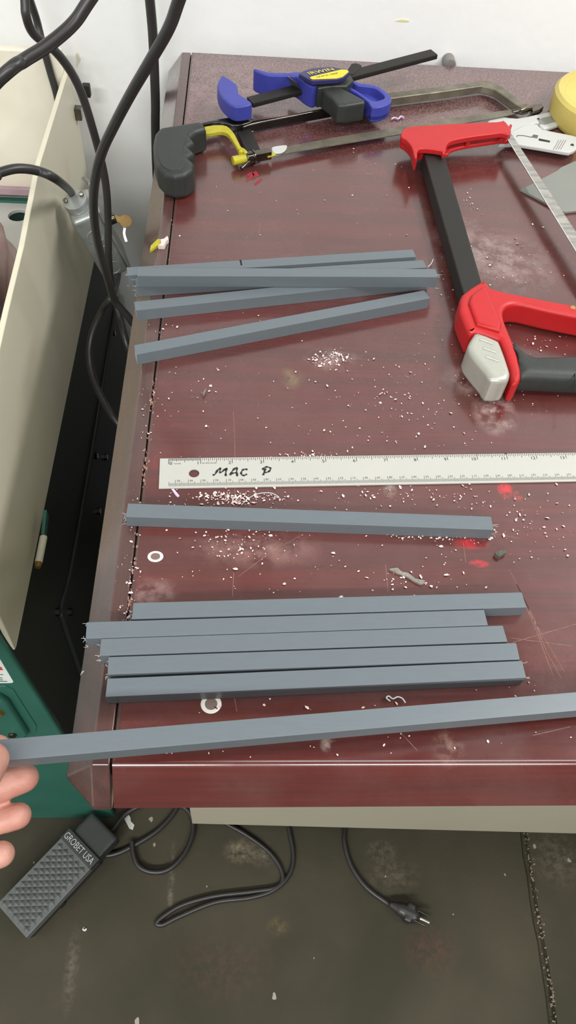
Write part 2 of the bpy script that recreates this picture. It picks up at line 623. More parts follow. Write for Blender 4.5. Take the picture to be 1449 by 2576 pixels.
# spots of paint and a paper scrap lie on the floor
bm = bmesh.new()
for x, y, r in [(345, 2570, .007), (690, 2507, .006), (1432, 2165, .005), (1270, 2200, .003), (970, 2205, .0025), (85, 2170, .002), (1140, 2300, .002), (790, 2410, .002), (388, 2125, .004), (380, 2060, .006), (1345, 2130, .005), (210, 2336, .003), (520, 2230, .002)]:
    c = at(x, y, .0003)
    vs = [bm.verts.new(c + V((math.cos(k * .7) * r * .6 * random.uniform(.6, 1.1), math.sin(k * .7) * r * .6 * random.uniform(.7, 1.5), 0))) for k in range(9)]
    bm.faces.new(vs)
o = finish(bm_me(bm), 'paint_spots', mat('old_paint_spots', (150, 144, 130), .7), floor)
tag(o, kind='stuff')
scrap = [(309, 2053), (321, 2046), (328, 2056), (329, 2066), (338, 2075), (334, 2088), (325, 2084), (318, 2070)]
tag(finish(plate_me(pix(scrap, .001), .0004, .0012, 0), 'paper_scrap', M['paper']),
    'torn white paper scrap on the floor inside the cord loop', 'paper')
pb = finish(plate_me([at(213 + 6 * math.cos(k * .6), 2337 + 6 * math.sin(k * .6), 0).xy for k in range(6)] + [at(213 + 3.5 * math.cos(k * .6), 2335 + 3.5 * math.sin(k * .6), 0).xy for k in range(5, -1, -1)], .0004, .002, 0),
            'plastic_curl', M['burr'])
tag(pb, 'tiny clear plastic curl on the bare floor right of the foot pedal', 'shaving')

# ================================================================== DESK
STRIP, BEV, DROP, D = 0.0121, 0.0199, 0.0252, 0.9426
desk = thing('desk', (0.0, 0.0, 0.70), 'dark red mahogany desk with a worn, scratched top under all the tools', 'desk')
prof = [(D, DZ)]
R_ = 0.006
for k in range(6):                              # rounded crease at the front
    a = math.radians(k * 52 / 5)
    prof.append((R_ * .49 - R_ * math.sin(a), DZ - R_ * (1 - math.cos(a))))
prof += [(-BEV, DZ - DROP), (-BEV + .001, DZ - DROP - .003), (-BEV + .006, DZ - DROP - .005), (D, DZ - DROP - .005)]
bm = bmesh.new()
xs = (0.0007, 1.32)
rr = [[bm.verts.new((x, y, z)) for y, z in prof] for x in xs]
n = len(prof)
for k in range(n):
    bm.faces.new((rr[0][k], rr[0][(k + 1) % n], rr[1][(k + 1) % n], rr[1][k]))
bm.faces.new(rr[0]); bm.faces.new(rr[1][::-1])
finish(bm_me(bm), 'desk_top', M['desk'], desk, smooth=25)
zb = DZ - DROP
tp = [(-.0007, 0, DZ), (-STRIP, 0, DZ), (-STRIP, D, DZ), (-.0007, D, DZ)]
bt = [(-.0007, -BEV, zb), (-STRIP, -BEV, zb), (-STRIP - BEV, 0, zb), (-STRIP - BEV, D, zb), (-STRIP, D + BEV, zb), (-.0007, D + BEV, zb)]
bt2 = [(x, y, zb - .005) for x, y, z in bt]
finish(hull_me(tp + bt + bt2, .0012), 'edge_trim', M['trim'], desk, smooth=60)['label'] = 'dark brown edge strip with bevel'
finish(abox(-.0004, .0006, .002, D - .002, zb - .004, DZ - .0022), 'seam', M['groove'], desk)
# inner reed of the trim: a fine raised line beside the seam
finish(abox(.0008, .0030, .0025, D - .004, DZ - .0005, DZ + .00035, .0002, 1), 'seam_bead', M['trim'], desk)
# scratches in the varnish
for s in ([(587, 1036), (590, 1090), (591, 1152)], [(591, 1225), (591, 1275)], [(590, 1755), (596, 1790)],
          [(1300, 1470), (1345, 1560), (1375, 1640), (1412, 1706)], [(1312, 1500), (1350, 1590), (1392, 1700)], [(1330, 1540), (1420, 1690)],
          [(1285, 1440), (1330, 1530), (1362, 1610)], [(600, 1450), (680, 1390), (760, 1345)], [(1290, 1616), (1449, 1570)], [(1285, 1605), (1440, 1625)],
          [(588, 1440), (585, 1500)], [(970, 1420), (976, 1490)], [(1075, 1500), (1172, 1510)], [(1052, 1330), (1200, 1335), (1310, 1355)],
          [(1165, 1365), (1172, 1415)], [(1005, 1840), (1050, 1888)], [(578, 345), (582, 310)], [(1170, 655), (1225, 640)], [(1290, 690), (1355, 635)],
          [(765, 580), (800, 600), (840, 622)], [(655, 560), (650, 590)], [(1340, 1850), (1435, 1828)]):
    me = ribbon_me([at(x, y, DZ + .00008) for x, y in s], .00032)
    tag(finish(me, 'scratch', M['scratch'], desk))
# chipped dents round two screw holes, their glints painted as white rings
for (x, y, rx, ry) in ((531, 1771, .0068, .0066), (391, 1400, .0058, .0048)):
    c = at(x, y, DZ)
    bm = bmesh.new()
    prev = None
    N = 28
    rings = []
    for rad, h in ((1.0, .00005), (.86, .0004), (.66, .0004), (.58, .0001)):
        rings.append([bm.verts.new(c + V((math.cos(k * 2 * math.pi / N) * rx * rad, math.sin(k * 2 * math.pi / N) * ry * rad, h))) for k in range(N)])
    for a, b in zip(rings, rings[1:]):
        for k in range(N):
            bm.faces.new((a[k], a[(k + 1) % N], b[(k + 1) % N], b[k]))
    rim = finish(bm_me(bm), 'chip_glint_ring', M['chipglint'], desk, smooth=True)
    finish(cyl_me(c + V((0, 0, -.0005)), c + V((0, 0, .00025)), rx * .60, n=24), 'screw_plug', M['darkchip'], rim)
finish(ribbon_me([at(540, 1778, DZ + .0006), at(547, 1783, DZ + .0006)], .0007), 'crack', M['groove'], desk)
# pale nicks along the seam and the outer edge
bm = bmesh.new()
for i in range(120):
    py = random.choice((random.uniform(960, 1040), random.uniform(1080, 1240), random.uniform(1340, 1560), random.uniform(240, 1900)))
    p = at(481 - .1107 * (py - 131), py, DZ)
    c = V((random.gauss(.0005, .0012), p.y, DZ + .0004))
    r = random.uniform(.0003, .0011)
    bmesh.ops.create_icosphere(bm, subdivisions=1, radius=r, matrix=Matrix.Translation(c) @ Matrix.Diagonal((.8, 1.9, .5, 1)))
tag(finish(bm_me(bm), 'edge_chips', M['scratch'], desk), kind='stuff')
finish(hull_me([at(203, 1695, DZ - .0247), at(212, 1677, DZ - .0235), at(216, 1680, DZ - .021), at(209, 1692, DZ - .022), at(202, 1700, DZ - .0265), at(214, 1684, DZ - .024)]), 'chipped_corner', M['chipglint'], desk)

# beige steel cabinet under the desk top
fl, fr = V((.013, .127)), V((.585, .109))
dr = (fr - fl)
far = fl + dr * 2.2
cab = thing('steel_cabinet', (.65, .5, 0), 'beige steel cabinet standing under the front overhang of the desk', 'cabinet')
finish(plate_me([fl, far, (far.x, .9), (fl.x + .02, .9)], .055, DZ - DROP - .006, .002), 'cabinet_body', M['beige'], cab, smooth=30)
for x, y in ((.05, .17), (1.2, .12), (.05, .86), (1.2, .86)):
    finish(cyl_me((x, y, 0), (x, y, .056), .012, .016, 14), 'foot', M['dark'], cab)

# ================================================================== BARS
S = 0.0124


def bar(p0, p1, label, z0, z1=None, group='grey plastic bars', ext=0.0, burrs=(), notch=None):
    z1 = z0 if z1 is None else z1
    A, B = at(*p0, z0 + S), at(*p1, z1 + S)
    u = (B - A).normalized()
    B = B + u * ext
    v = Z3.cross(u).normalized()
    wv = u.cross(v)
    bm = bmesh.new()
    L = []
    for P, sg in ((A, -1), (B, 1)):
        sk = random.uniform(-.0006, .0006)
        L.append([bm.verts.new(P + v * (S * i) - wv * (S * j) + u * (sk * (i - j))) for i, j in ((0, 0), (1, 0), (1, 1), (0, 1))])
    for k in range(4):
        bm.faces.new((L[0][k], L[0][(k + 1) % 4], L[1][(k + 1) % 4], L[1][k]))
    e0 = bm.faces.new(L[0]); e1 = bm.faces.new(L[1][::-1])
    e0.material_index = e1.material_index = 1
    bmesh.ops.bevel(bm, geom=list(bm.edges), offset=.00045, segments=2, affect='EDGES', profile=0.5)
    me = bm_me(bm)
    me.polygons  # end caps carry the sawn surface
    root = thing('plastic_bar', (A + B) / 2 + v * S / 2 - wv * S, label, 'bar', group)
    finish(me, 'bar_body', [M['bar'], M['barcut']], root, smooth=30)
    for end, cnt in burrs:
        P = A if end == 0 else B
        ud = -u if end == 0 else u
        ms = []
        for k in range(cnt):
            i, j = random.choice(((0, random.random()), (random.random(), 0), (0, 1), (0, 0)))
            q = P + v * (S * i) - wv * (S * j)
            l = random.uniform(.0010, .0034)
            d = (ud + V((random.uniform(-.8, .8), random.uniform(-.8, .8), random.uniform(-.3, .5)))).normalized()
            e = V((random.uniform(-1, 1), random.uniform(-1, 1), random.uniform(-.5, .5))) * l * .5
            ms.append(tube_me([q, q + d * l * .5, q + d * l + e], .00010, 4, 3))
        tag(finish(join_me(ms), 'burr', M['burr'], root), 'pale curled burr at the sawn end', kind='stuff')
    if notch:
        c = at(*notch, z0 + S)
        t = (c - A).dot(u)
        q = A + u * t
        finish(hull_me([q + u * s * .0008 + v * i - wv * j for s in (-1, 1) for i in (S * .35, S * 1.02) for j in (-.0002, S * .4)]), 'saw_cut', M['dark'], root)
    return root


g1 = 'loose bars in the upper pile'
g2 = 'bars laid side by side near the desk front'
bar((321, 693), (1047, 646), 'rearmost grey bar of the upper pile, short saw cut in its back edge', DZ, group=g1, notch=(606, 660), burrs=((0, 4),))
bar((342, 720), (1074, 673), 'grey plastic bar lying second from the back, mostly under the crossing top bar', DZ, group=g1, burrs=((0, 6),))
bar((345, 694), (1102, 697), 'grey plastic bar laid on top across the other bars of the upper pile', DZ + S + .0004, group=g1, burrs=((1, 6),))
bar((342, 781), (1082, 702), 'grey plastic bar slanting out from under the top bar, front one of the four touching', DZ, group=g1)
bar((344, 892), (1082, 750), 'grey plastic bar lying apart and most slanted, nearest of the upper pile', DZ, group=g1)
bar((316, 1300), (1242, 1333), 'single grey plastic bar lying alone just below the white ruler', DZ, group='single bars', burrs=((0, 9), (1, 5)))
bar((331, 1557), (1325, 1528), 'rearmost of the five grey bars side by side, set furthest right at its left end', DZ, group=g2, burrs=((0, 5),))
bar((215, 1607), (1228, 1573), 'second from back of the five side by side bars, overhanging the left desk edge', DZ, group=g2, burrs=((0, 12),))
bar((250, 1650), (1277, 1614), 'middle one of the five grey plastic bars lying side by side', DZ, group=g2, burrs=((0, 8),))
bar((270, 1697), (1308, 1659), 'fourth from the back of the five side by side bars, dark gap before it', DZ, group=g2, burrs=((0, 7),))
bar((265, 1753), (1324, 1705), 'nearest of the five grey plastic bars lying side by side, whole front face showing', DZ, group=g2, burrs=((1, 3),))
ZL0, ZL1 = DZ + .036, DZ + .0095
held = bar((-28, 1917), (1449, 1788), 'longest grey plastic bar, left end held up by the hand over the desk corner', ZL0, ZL1, group='single bars', ext=.09)

# ================================================================== RULER
th = 0.0456
ro = V((0.019, 0.2433, DZ))
ru, rv = V((math.cos(th), math.sin(th), 0)), V((-math.sin(th), math.cos(th), 0))
RW, RT = 0.0281, 0.0018
P2 = lambda x, y, z=0.0: ro + ru * x + rv * y + V((0, 0, z))
IN = 0.0254
rul = thing('ruler', ro, 'white metal ruler with black inch and centimetre scales and a handwritten name', 'ruler')
hc = at(488, 1190, DZ + RT)
hole = [(hc + ru * (.0041 * math.cos(k * .2618)) + rv * (.0041 * math.sin(k * .2618))).xy for k in range(24)]
finish(plate_me([P2(-.0072, -RW - .0012).xy, P2(.4640, -RW - .0012).xy, P2(.4640, .0008).xy, P2(-.0072, .0008).xy], DZ + .0001, DZ + RT, .0004, [hole]), 'ruler_body', M['rulerw'], rul, smooth=30)
bm = bmesh.new()


def tick(bm, x, y0, y1, w):
    vs = [bm.verts.new(P2(x + a, y, RT + .00012)) for a, y in ((-w / 2, y0), (w / 2, y0), (w / 2, y1), (-w / 2, y1))]
    bm.faces.new(vs)


for i in range(0, 18 * 32 + 1):
    if i > 32 and i % 2: continue
    l = .0056 if i % 32 == 0 else .0040 if i % 16 == 0 else .0031 if i % 8 == 0 else .0026 if i % 4 == 0 else .0021
    tick(bm, i * IN / 32, .0002 - l, .0002, .00034 if i % 32 else .00042)
tag(finish(bm_me(bm), 'inch_scale', M['ink'], rul), kind='stuff')
CO = 0.4557
bm = bmesh.new()
for i in range(0, 456):
    x = CO - i * .001
    if x < -.002: continue
    l = .0062 if i % 10 == 0 else .0042 if i % 5 == 0 else .0030
    tick(bm, x, -RW + .0004, -RW + .0004 + l, .00030)
tag(finish(bm_me(bm), 'centimetre_scale', M['inkgrey'], rul), kind='stuff')
for i in range(0, 18):
    s = str(i)
    finish(text_me(s, P2(i * IN + (.0006 if i == 0 else -.0007 - .0025 * len(s)), -.0061, RT + .00012), ru, rv, .0031), 'inch_number', M['ink'], rul)
for k in range(1, 46):
    finish(text_me(str(k), P2(CO - k * .01 + .0039, -RW + .0066, RT + .00012), -ru, -rv, .0020), 'centimetre_number', M['inkgrey'], rul)
finish(join_me([text_me('INCHES', P2(.0043, -.0056, RT + .00012), ru, rv, .0011),
                text_me('ALUMICOLOR', P2(IN + .0010, -.0055, RT + .00012), ru, rv, .0013)]), 'printed_words', M['inkgrey'], rul)


def hw(lines, w=.0017):
    ms = []
    for ln_ in lines:
        pts = [at(390 + x / 2.734, 1120 + y / 2.734, DZ + RT + .0002) for x, y in ln_]
        pts = rnd(pts, 5, False)
        ms.append(ribbon_me(pts, [w * (.8 + .35 * math.sin(i * .9)) for i in range(len(pts))]))
    return ms


finish(join_me(hw([[(396, 205), (412, 200), (430, 172), (448, 158), (446, 180), (452, 188), (478, 168), (492, 158), (487, 185), (486, 212)],
                   [(516, 206), (530, 180), (548, 160), (562, 156), (562, 185), (566, 214)], [(524, 194), (545, 190), (566, 188)],
                   [(636, 168), (618, 164), (602, 172), (592, 190), (600, 206), (618, 206), (632, 198)],
                   [(744, 206), (748, 190), (760, 160)], [(738, 168), (752, 154), (772, 149), (792, 156), (792, 170), (776, 184), (752, 188)]])), 'handwriting', M['ink'], rul)
for x, y in ((1272, 1142), (1199, 1144)):
    finish(cyl_me(at(x, y, DZ + RT), at(x, y, DZ + RT + .0002), .0010 if x > 1250 else .0005, n=8), 'ink_dot', M['ink'], rul)

# ================================================================== RED HACKSAW
saw = thing('red_hacksaw', at(1180, 720), 'large red hacksaw with dark frame tube, silver lever and black rubber grip', 'hacksaw')


def solid(name, outl, z0, z1, m, parent, bevel=.003, smooth=40, n=0, holes=(), zp=None, res=3):
    zz = z1 if zp is None else zp
    pts = pix(outl, zz)
    if n: pts = [p.xy for p in rnd([V((*p, 0)) for p in pts], n)]
    hs = [[p.xy for p in rnd([V((*q, 0)) for q in pix(h, zz)], 4)] for h in holes]
    return finish(plate_me(pts, z0, z1, bevel, hs, res), name, m, parent, smooth=smooth)


T = DZ
solid('frame_tube', [(1064, 380), (1116, 380), (1214, 716), (1170, 752)], T + .004, T + .022, M['tube'], saw, .0016)
arm = [(1010, 332), (1020, 322), (1040, 317), (1150, 310), (1250, 306), (1268, 303), (1283, 321), (1286, 332), (1279, 338), (1262, 334), (1230, 338), (1190, 343),
       (1150, 350), (1132, 356), (1124, 366), (1119, 384), (1113, 386), (1108, 378), (1056, 374), (1049, 396), (1043, 396), (1036, 370), (1022, 352), (1010, 345)]
solid('front_arm', arm, T + .0235, T + .030, M['red'], saw, .0014, n=3)
solid('arm_block', [(1010, 337), (1020, 327), (1060, 322), (1118, 322), (1132, 350), (1126, 366), (1119, 388), (1113, 392), (1108, 384), (1056, 380), (1049, 404), (1043, 404), (1036, 376), (1022, 358), (1010, 350)], T + .0135, T + .0245, M['red'], saw, .0014, n=3)
solid('arm_rail', [(1040, 336), (1250, 326), (1270, 324), (1284, 338), (1286, 346), (1278, 353), (1262, 353), (1230, 358), (1190, 364), (1150, 372), (1132, 379), (1122, 388), (1060, 388)], T + .0135, T + .0180, M['red'], saw, .0014, n=3)
solid('rail_rib', [(1172, 342), (1184, 341), (1185, 352), (1174, 354)], T + .0170, T + .0245, M['red'], saw, .0006)
solid('arm_tip', [(1256, 318), (1272, 312), (1284, 326), (1284, 336), (1274, 342), (1260, 338)], T + .0170, T + .0245, M['red'], saw, .0010)
solid('tension_pin', [(1276, 322), (1284, 311), (1289, 314), (1282, 326)], T + .020, T + .026, M['red'], saw, .0008)
body = [(1157, 765), (1163, 738), (1205, 709), (1220, 703), (1232, 716), (1262, 730), (1449, 766), (1560, 785), (1640, 800), (1690, 850), (1690, 930), (1640, 970), (1610, 960),
        (1630, 920), (1630, 870), (1600, 842), (1540, 812), (1449, 794), (1380, 780), (1317, 765), (1290, 764), (1274, 771), (1267, 786), (1271, 806), (1277, 822), (1299, 876), (1310, 916), (1312, 945), (1304, 962), (1290, 962),
        (1284, 926), (1262, 862), (1250, 850), (1198, 834), (1184, 842), (1172, 820), (1158, 785)]
solid('rear_body', body, T + .001, T + .026, M['red'], saw, .0045, n=2, res=4)
solid('block_cap', [(1180, 760), (1186, 742), (1212, 722), (1224, 724), (1262, 812), (1258, 832), (1200, 815)], T + .0245, T + .0285, M['red'], saw, .0028)
lev = [(1177, 868), (1191, 841), (1203, 834), (1250, 852), (1262, 866), (1282, 922), (1285, 940), (1276, 954), (1238, 955), (1224, 936), (1207, 916), (1186, 890)]
lv = solid('tension_lever', lev, T + .002, T + .031, M['silver'], saw, .005, n=2, res=4)
lv['label'] = 'silver painted tension lever'
for a, b in (((1208, 853), (1240, 865)), ((1216, 875), (1249, 887)), ((1223, 897), (1256, 909))):
    finish(tube_me([at(*a, T + .0313), at(*b, T + .0313)], .0012, 6, 1), 'lever_ridge', M['silver'], lv)
gr = soft_me([plate_me(pix([(1284, 840), (1298, 862), (1318, 880), (1350, 890), (1449, 887), (1560, 884), (1625, 880), (1640, 910), (1630, 950), (1560, 952), (1449, 950), (1370, 946), (1314, 944), (1300, 930), (1296, 890), (1282, 856)], T + .026), T + .001, T + .027, .010, (), 4)], .0015, 8)
grip = finish(gr, 'grip', M['rubber'], saw, smooth=True)
finish(tube_me([at(x, y, T + .0255) for x, y in [(1325, 920), (1360, 920), (1385, 934), (1440, 930), (1446, 945), (1444, 985)]], .0005, 4, 4), 'grip_line', M['dark'], grip)
finish(cyl_me(at(1441, 775, T + .0255), at(1441, 775, T + .0266), .0024, n=16), 'screw', M['brass'], saw)
# blade with teeth
bl0, bl1 = at(1270, 340, T + .018), at(1285, 336, T + .018)
e0, e1 = at(1449, 633, T + .018), at(1449, 585, T + .018)
du = (e0 - bl0).normalized()
du1 = (e1 - bl1).normalized()
Lb = (e0 - bl0).length * 1.38
pts = [bl0.xy, (bl0 + du * Lb).xy]
nt_ = 150
right = []
for k in range(nt_ * 2 + 1):
    q = bl1 + du1 * (Lb * .97 * (1 - k / (nt_ * 2)))
    sd = du1.cross(Z3).normalized() * -.0009 * (k % 2)
    right.append((q + sd).xy)
bl = finish(plate_me(pts + right, T + .0172, T + .0180, 0), 'blade', M['steel'], saw)
bl['label'] = 'bright toothed steel blade'
finish(ribbon_me([bl0 + V((.0002, 0, .0004)), bl0 + du * Lb + V((.0002, 0, .0004))], .0010), 'blade_edge', M['white'], bl)

# ================================================================== OLD HACKSAW
old = thing('old_hacksaw', at(700, 380), 'old hacksaw with black pistol grip and tarnished frame, lying under the blue clamp', 'hacksaw')
gp = [(389, 334), (402, 320), (500, 304), (512, 308), (519, 322), (494, 330), (479, 342), (490, 355), (473, 367), (490, 382), (472, 394), (489, 408), (486, 425), (468, 438), (440, 442), (412, 434), (394, 416), (385, 386), (384, 358)]
gm = soft_me([plate_me(pix(gp, T + .030), T + .001, T + .031, .006, (), 4)], .0013, 5)
pg = finish(gm, 'pistol_grip', M['rubber'], old, smooth=True)
pg['label'] = 'black moulded pistol grip with finger grooves'
solid('textured_panel', [(397, 346), (404, 336), (466, 330), (470, 342), (462, 366), (460, 392), (464, 418), (440, 428), (412, 420), (397, 390)], T + .0300, T + .0316, M['rubber'], pg, .0007, n=3)
solid('hand_guard', [(515, 318), (560, 314), (578, 322), (592, 340), (606, 368), (616, 374), (612, 380), (600, 376), (584, 350), (570, 334), (550, 330), (516, 336)], T + .012, T + .017, M['yellowp'], old, .001, n=2)
solid('frame_plate', [(510, 306), (560, 296), (600, 292), (632, 296), (640, 302), (612, 312), (585, 314), (550, 306), (512, 312)], T + .006, T + .0150, M['blackgloss'], old, .002, n=2)
solid('frame_channel', [(606, 318), (640, 302), (720, 290), (858, 262), (861, 269), (740, 291), (630, 313), (610, 321)], T + .002, T + .0125, M['blackgloss'], old, .0012)
for q in ([(612, 320), (640, 311), (720, 295), (860, 268)], [(622, 334), (700, 316), (860, 287)]):
    finish(tube_me([at(x, y, T + .0125 if q[0][1] < 330 else T + .0030) for x, y in q], .0012, 6, 4), 'edge_highlight', M['chrome'], old)  # highlights of the glossy channel put in as thin chrome tubes
solid('lower_stay', [(596, 330), (630, 322), (656, 378), (622, 386)], T + .004, T + .008, M['tube'], old, .0006)
fb = [(858, 260), (985, 232), (1100, 218), (1200, 204), (1226, 203), (1258, 214), (1290, 238), (1318, 259), (1336, 263), (1328, 269), (1308, 268), (1275, 246), (1245, 225), (1216, 217), (1198, 218), (1100, 232), (985, 247), (860, 272)]
solid('frame_bow', fb, T + .004, T + .014, M['oldsteel'], old, .0015, n=2)
solid('end_hook', [(1334, 266), (1340, 262), (1364, 259), (1368, 268), (1358, 276), (1340, 280)], T + .003, T + .010, M['chrome'], old, .001)
finish(tube_me([at(1290, 282, T + .008), at(1310, 278, T + .010), at(1336, 272, T + .010)], .0032, 8, 3), 'end_bolt', M['chrome'], old)
solid('blade', [(692, 378), (730, 367), (840, 346), (1010, 318), (1225, 284), (1296, 274), (1296, 286), (1225, 300), (1010, 337), (840, 365), (720, 386), (694, 394)], T + .0075, T + .0086, M['oldsteel'], old, 0)
solid('paint_patch', [(671, 384), (690, 380), (694, 390), (674, 396)], T + .0088, T + .0094, M['yellowp'], old, 0)
solid('blade_tip', [(684, 376), (688, 369), (716, 365), (722, 368), (718, 378), (706, 385), (690, 385)], T + .0089, T + .0098, M['white'], old, .0003, n=3)
a, b = at(585, 405, T + .009), at(622, 398, T + .009)
finish(cyl_me(a, b, .0050, n=18, bevel=.001), 'threaded_stud', M['yellowp'], old, smooth=30)
c = at(630, 396, T + .009)
d = (b - a).normalized()
wn = finish(cyl_me(b - d * .002, c + d * .002, .0068, .0075, 18, .001), 'wing_nut', M['chrome'], old, smooth=30)
finish(tube_me([at(625, 394, T + .011), at(618, 384, T + .015), at(608, 376, T + .016), at(604, 386, T + .015)], .0022, 6, 4), 'wing', M['yellowp'], wn)
finish(tube_me([at(628, 406, T + .008), at(618, 414, T + .006), at(607, 424, T + .004)], .0024, 6, 3), 'wing', M['chrome'], wn)
finish(cyl_me(c + d * .002, c + d * .0045, .0082, n=20, bevel=.0005), 'washer', M['chrome'], old, smooth=30)
finish(box_me((c + at(673, 388, T + .009)) / 2 + d * .002, d, Z3.cross(d), Z3, .024, .0095, .0095, .001), 'square_shank', M['chrome'], old, smooth=30)

# ================================================================== BLUE CLAMP
cl = thing('bar_clamp', at(800, 290), 'blue quick bar clamp with black trigger and yellow lettered plate, lying on the old hacksaw', 'clamp')
def lift(x, y, z): return at(x, y, z)
bz0, bz1 = T + .023, T + .036
A_, B_ = at(628, 258, bz0), at(1092, 136, bz1)
ud = (B_ - A_).normalized(); sd = Z3.cross(ud).normalized(); wd = ud.cross(sd)
finish(box_me((A_ + B_) / 2, ud, sd, wd, (B_ - A_).length, .0165, .0060, .0012), 'clamp_bar', M['tube'], cl, smooth=30)
fj = [(556, 191), (564, 190), (597, 212), (598, 230), (612, 242), (632, 256), (630, 263), (606, 268), (588, 267), (570, 256), (554, 238), (546, 214)]
solid('fixed_jaw', fj, T + .017, T + .035, M['blue'], cl, .0022, n=2, res=3)
mj = [(641, 171), (674, 180), (723, 182), (758, 180), (778, 188), (800, 206), (801, 214), (786, 218), (766, 207), (746, 192), (722, 190), (676, 189), (643, 178)]
solid('moving_jaw', mj, T + .0145, T + .040, M['blue'], cl, .0020, n=2)
tri = at(738, 205, T + .03)
finish(hull_me([at(723, 192, T + .042), at(742, 206, T + .042), at(772, 250, T + .012), at(728, 226, T + .012), at(724, 191, T + .040), at(744, 207, T + .040), at(774, 252, T + .010)], .0004), 'release_plate', M['oldsteel'], cl)
pts = [(752, 186), (762, 178), (788, 170), (836, 167), (872, 175), (880, 180), (864, 195), (848, 199), (786, 203)]
lp = solid('label_plate', pts, T + .0425, T + .048, M['navy'], cl, .0012)
solid('yellow_field', [(780, 196), (782, 193), (858, 175), (874, 176), (877, 180), (862, 193), (846, 197), (786, 199)], T + .0478, T + .0484, M['yellowl'], lp, 0)
o0, o1, o2 = at(778, 188, T + .0487), at(842, 176, T + .0487), at(770, 182, T + .0487)
xd = (o1 - o0); yd = (o2 - o0)
for s, oo, sz, mm in (('IRWIN', o0, 1, M['yellowl']), ('QUICK-GRIP', at(797, 195, T + .0487), .62, M['ink'])):
    me = text_me(s, V((0, 0, 0)), X3, Y3, 0.70)
    wmax = max(v.co.x for v in me.vertices)
    for v in me.vertices:
        v.co = oo + xd * (v.co.x / wmax * (1 if sz == 1 else .86)) + yd * (v.co.y / .7 * (1 if sz == 1 else .42))
    finish(me, 'lettering', mm, lp)
tg = soft_me([plate_me(pix([(800, 212), (815, 205), (842, 207), (862, 222), (918, 252), (919, 258), (872, 266), (850, 266), (832, 244), (812, 228)], T + .037), T + .0145, T + .038, .003),
              plate_me(pix([(850, 262), (910, 258), (918, 268), (876, 278), (856, 276)], T + .024), T + .0145, T + .026, .002)], .0014, 5)
finish(tg, 'trigger', M['rubber'], cl, smooth=True)
hd = [(866, 194), (880, 186), (886, 199), (905, 208), (940, 213), (968, 226), (984, 244), (983, 258), (962, 268), (936, 270), (926, 256), (900, 236), (868, 216)]
inner = [(882, 206), (900, 214), (936, 219), (956, 230), (968, 244), (952, 252), (934, 252), (902, 230), (880, 216)]
hb = solid('handle', hd, T + .014, T + .032, M['blue'], cl, .0018, n=2, holes=[inner])
finish(plate_me([p.xy for p in rnd([V((*q, 0)) for q in pix(hd, T + .032)], 2)], T + .015, T + .023, .002), 'handle_web', M['blue'], hb, smooth=40)
solid('release_lever', [(868, 184), (884, 160), (898, 158), (910, 164), (906, 170), (890, 186)], T + .028, T + .034, M['tube'], cl, .001)
solid('body_core', [(790, 206), (850, 200), (880, 186), (890, 200), (872, 216), (836, 216), (800, 222)], T + .0165, T + .040, M['rubber'], cl, .002)

# ================================================================== WHITE CUTTER
wc = thing('white_cutter', at(1340, 330), 'white plastic two handled cutter partly under the tip of the red hacksaw', 'cutter')
up = [(1226, 306), (1234, 298), (1248, 294), (1266, 293), (1300, 297), (1350, 287), (1402, 276), (1414, 276), (1421, 286), (1418, 300), (1406, 313), (1370, 323), (1358, 316), (1350, 308), (1300, 330), (1250, 340), (1230, 330)]
solid('upper_handle', up, T + .001, T + .006, M['white'], wc, .002, n=2, holes=[[(1408, 291), (1402, 294), (1404, 288)]])
solid('handle_recess', [(1353, 302), (1362, 297), (1405, 287), (1410, 291), (1404, 304), (1370, 314), (1358, 312)], T + .0058, T + .0062, M['sheet'], wc, .0002)
lo = [(1256, 362), (1270, 340), (1296, 326), (1320, 314), (1352, 312), (1366, 325), (1436, 339), (1452, 345), (1458, 358), (1450, 374), (1436, 381), (1420, 381), (1300, 361)]
lh = solid('lower_handle', lo, T + .0062, T + .0115, M['white'], wc, .0018, n=2)
solid('slot', [(1356, 348), (1384, 354), (1383, 358), (1355, 353)], T + .0114, T + .0118, M['ink'], lh, 0)
solid('slider', [(1338, 343), (1342, 338), (1354, 340), (1352, 346)], T + .0114, T + .0126, M['chrome'], lh, .0003)
finish(tube_me([at(x, y, T + .0116) for x, y in [(1300, 344), (1303, 341), (1320, 342), (1338, 346)]], .0005, 4, 3), 'groove', M['inkgrey'], lh)
finish(cyl_me(at(1439, 366, T + .0114), at(1439, 366, T + .0118), .0021, n=14), 'hanging_hole', M['ink'], lh)
for k in range(4):
    finish(ribbon_me([at(1392 + k * 6, 376, T + .0117), at(1406 + k * 6, 352, T + .0117)], .0005), 'grip_rib', M['inkgrey'], lh)
for x, y in ((1354, 300), (1405, 289)):
    finish(cyl_me(at(x, y, T + .0059), at(x, y, T + .0064), .0017, n=12), 'pin_hole', M['ink'], wc)

# ================================================================== TAPE ROLL
rc = at(1396, 222, T + .034) + V((.0755, -.010, 0))
rc.z = T
tr = thing('tape_roll', rc, 'yellow roll of tape lying flat at the right desk edge, by the wall', 'tape')
def lathe(prof, c, n=48):
    bm = bmesh.new()
    R = [[bm.verts.new(c + V((r * math.cos(k * 2 * math.pi / n), r * math.sin(k * 2 * math.pi / n), z))) for k in range(n)] for r, z in prof]
    for a, b in zip(R, R[1:] + R[:1]):
        for k in range(n):
            bm.faces.new((a[k], a[(k + 1) % n], b[(k + 1) % n], b[k]))
    return bm_me(bm)
finish(lathe([(.042, .001), (.070, .001), (.0745, .008), (.0745, .030), (.071, .034), (.064, .035), (.060, .030), (.042, .028)], rc), 'tape_windings', M['tape'], tr, smooth=35)
finish(lathe([(.036, 0), (.042, 0), (.042, .031), (.036, .031)], rc), 'core', mat('yellow_card_core', (176, 152, 44), .7), tr, smooth=35)

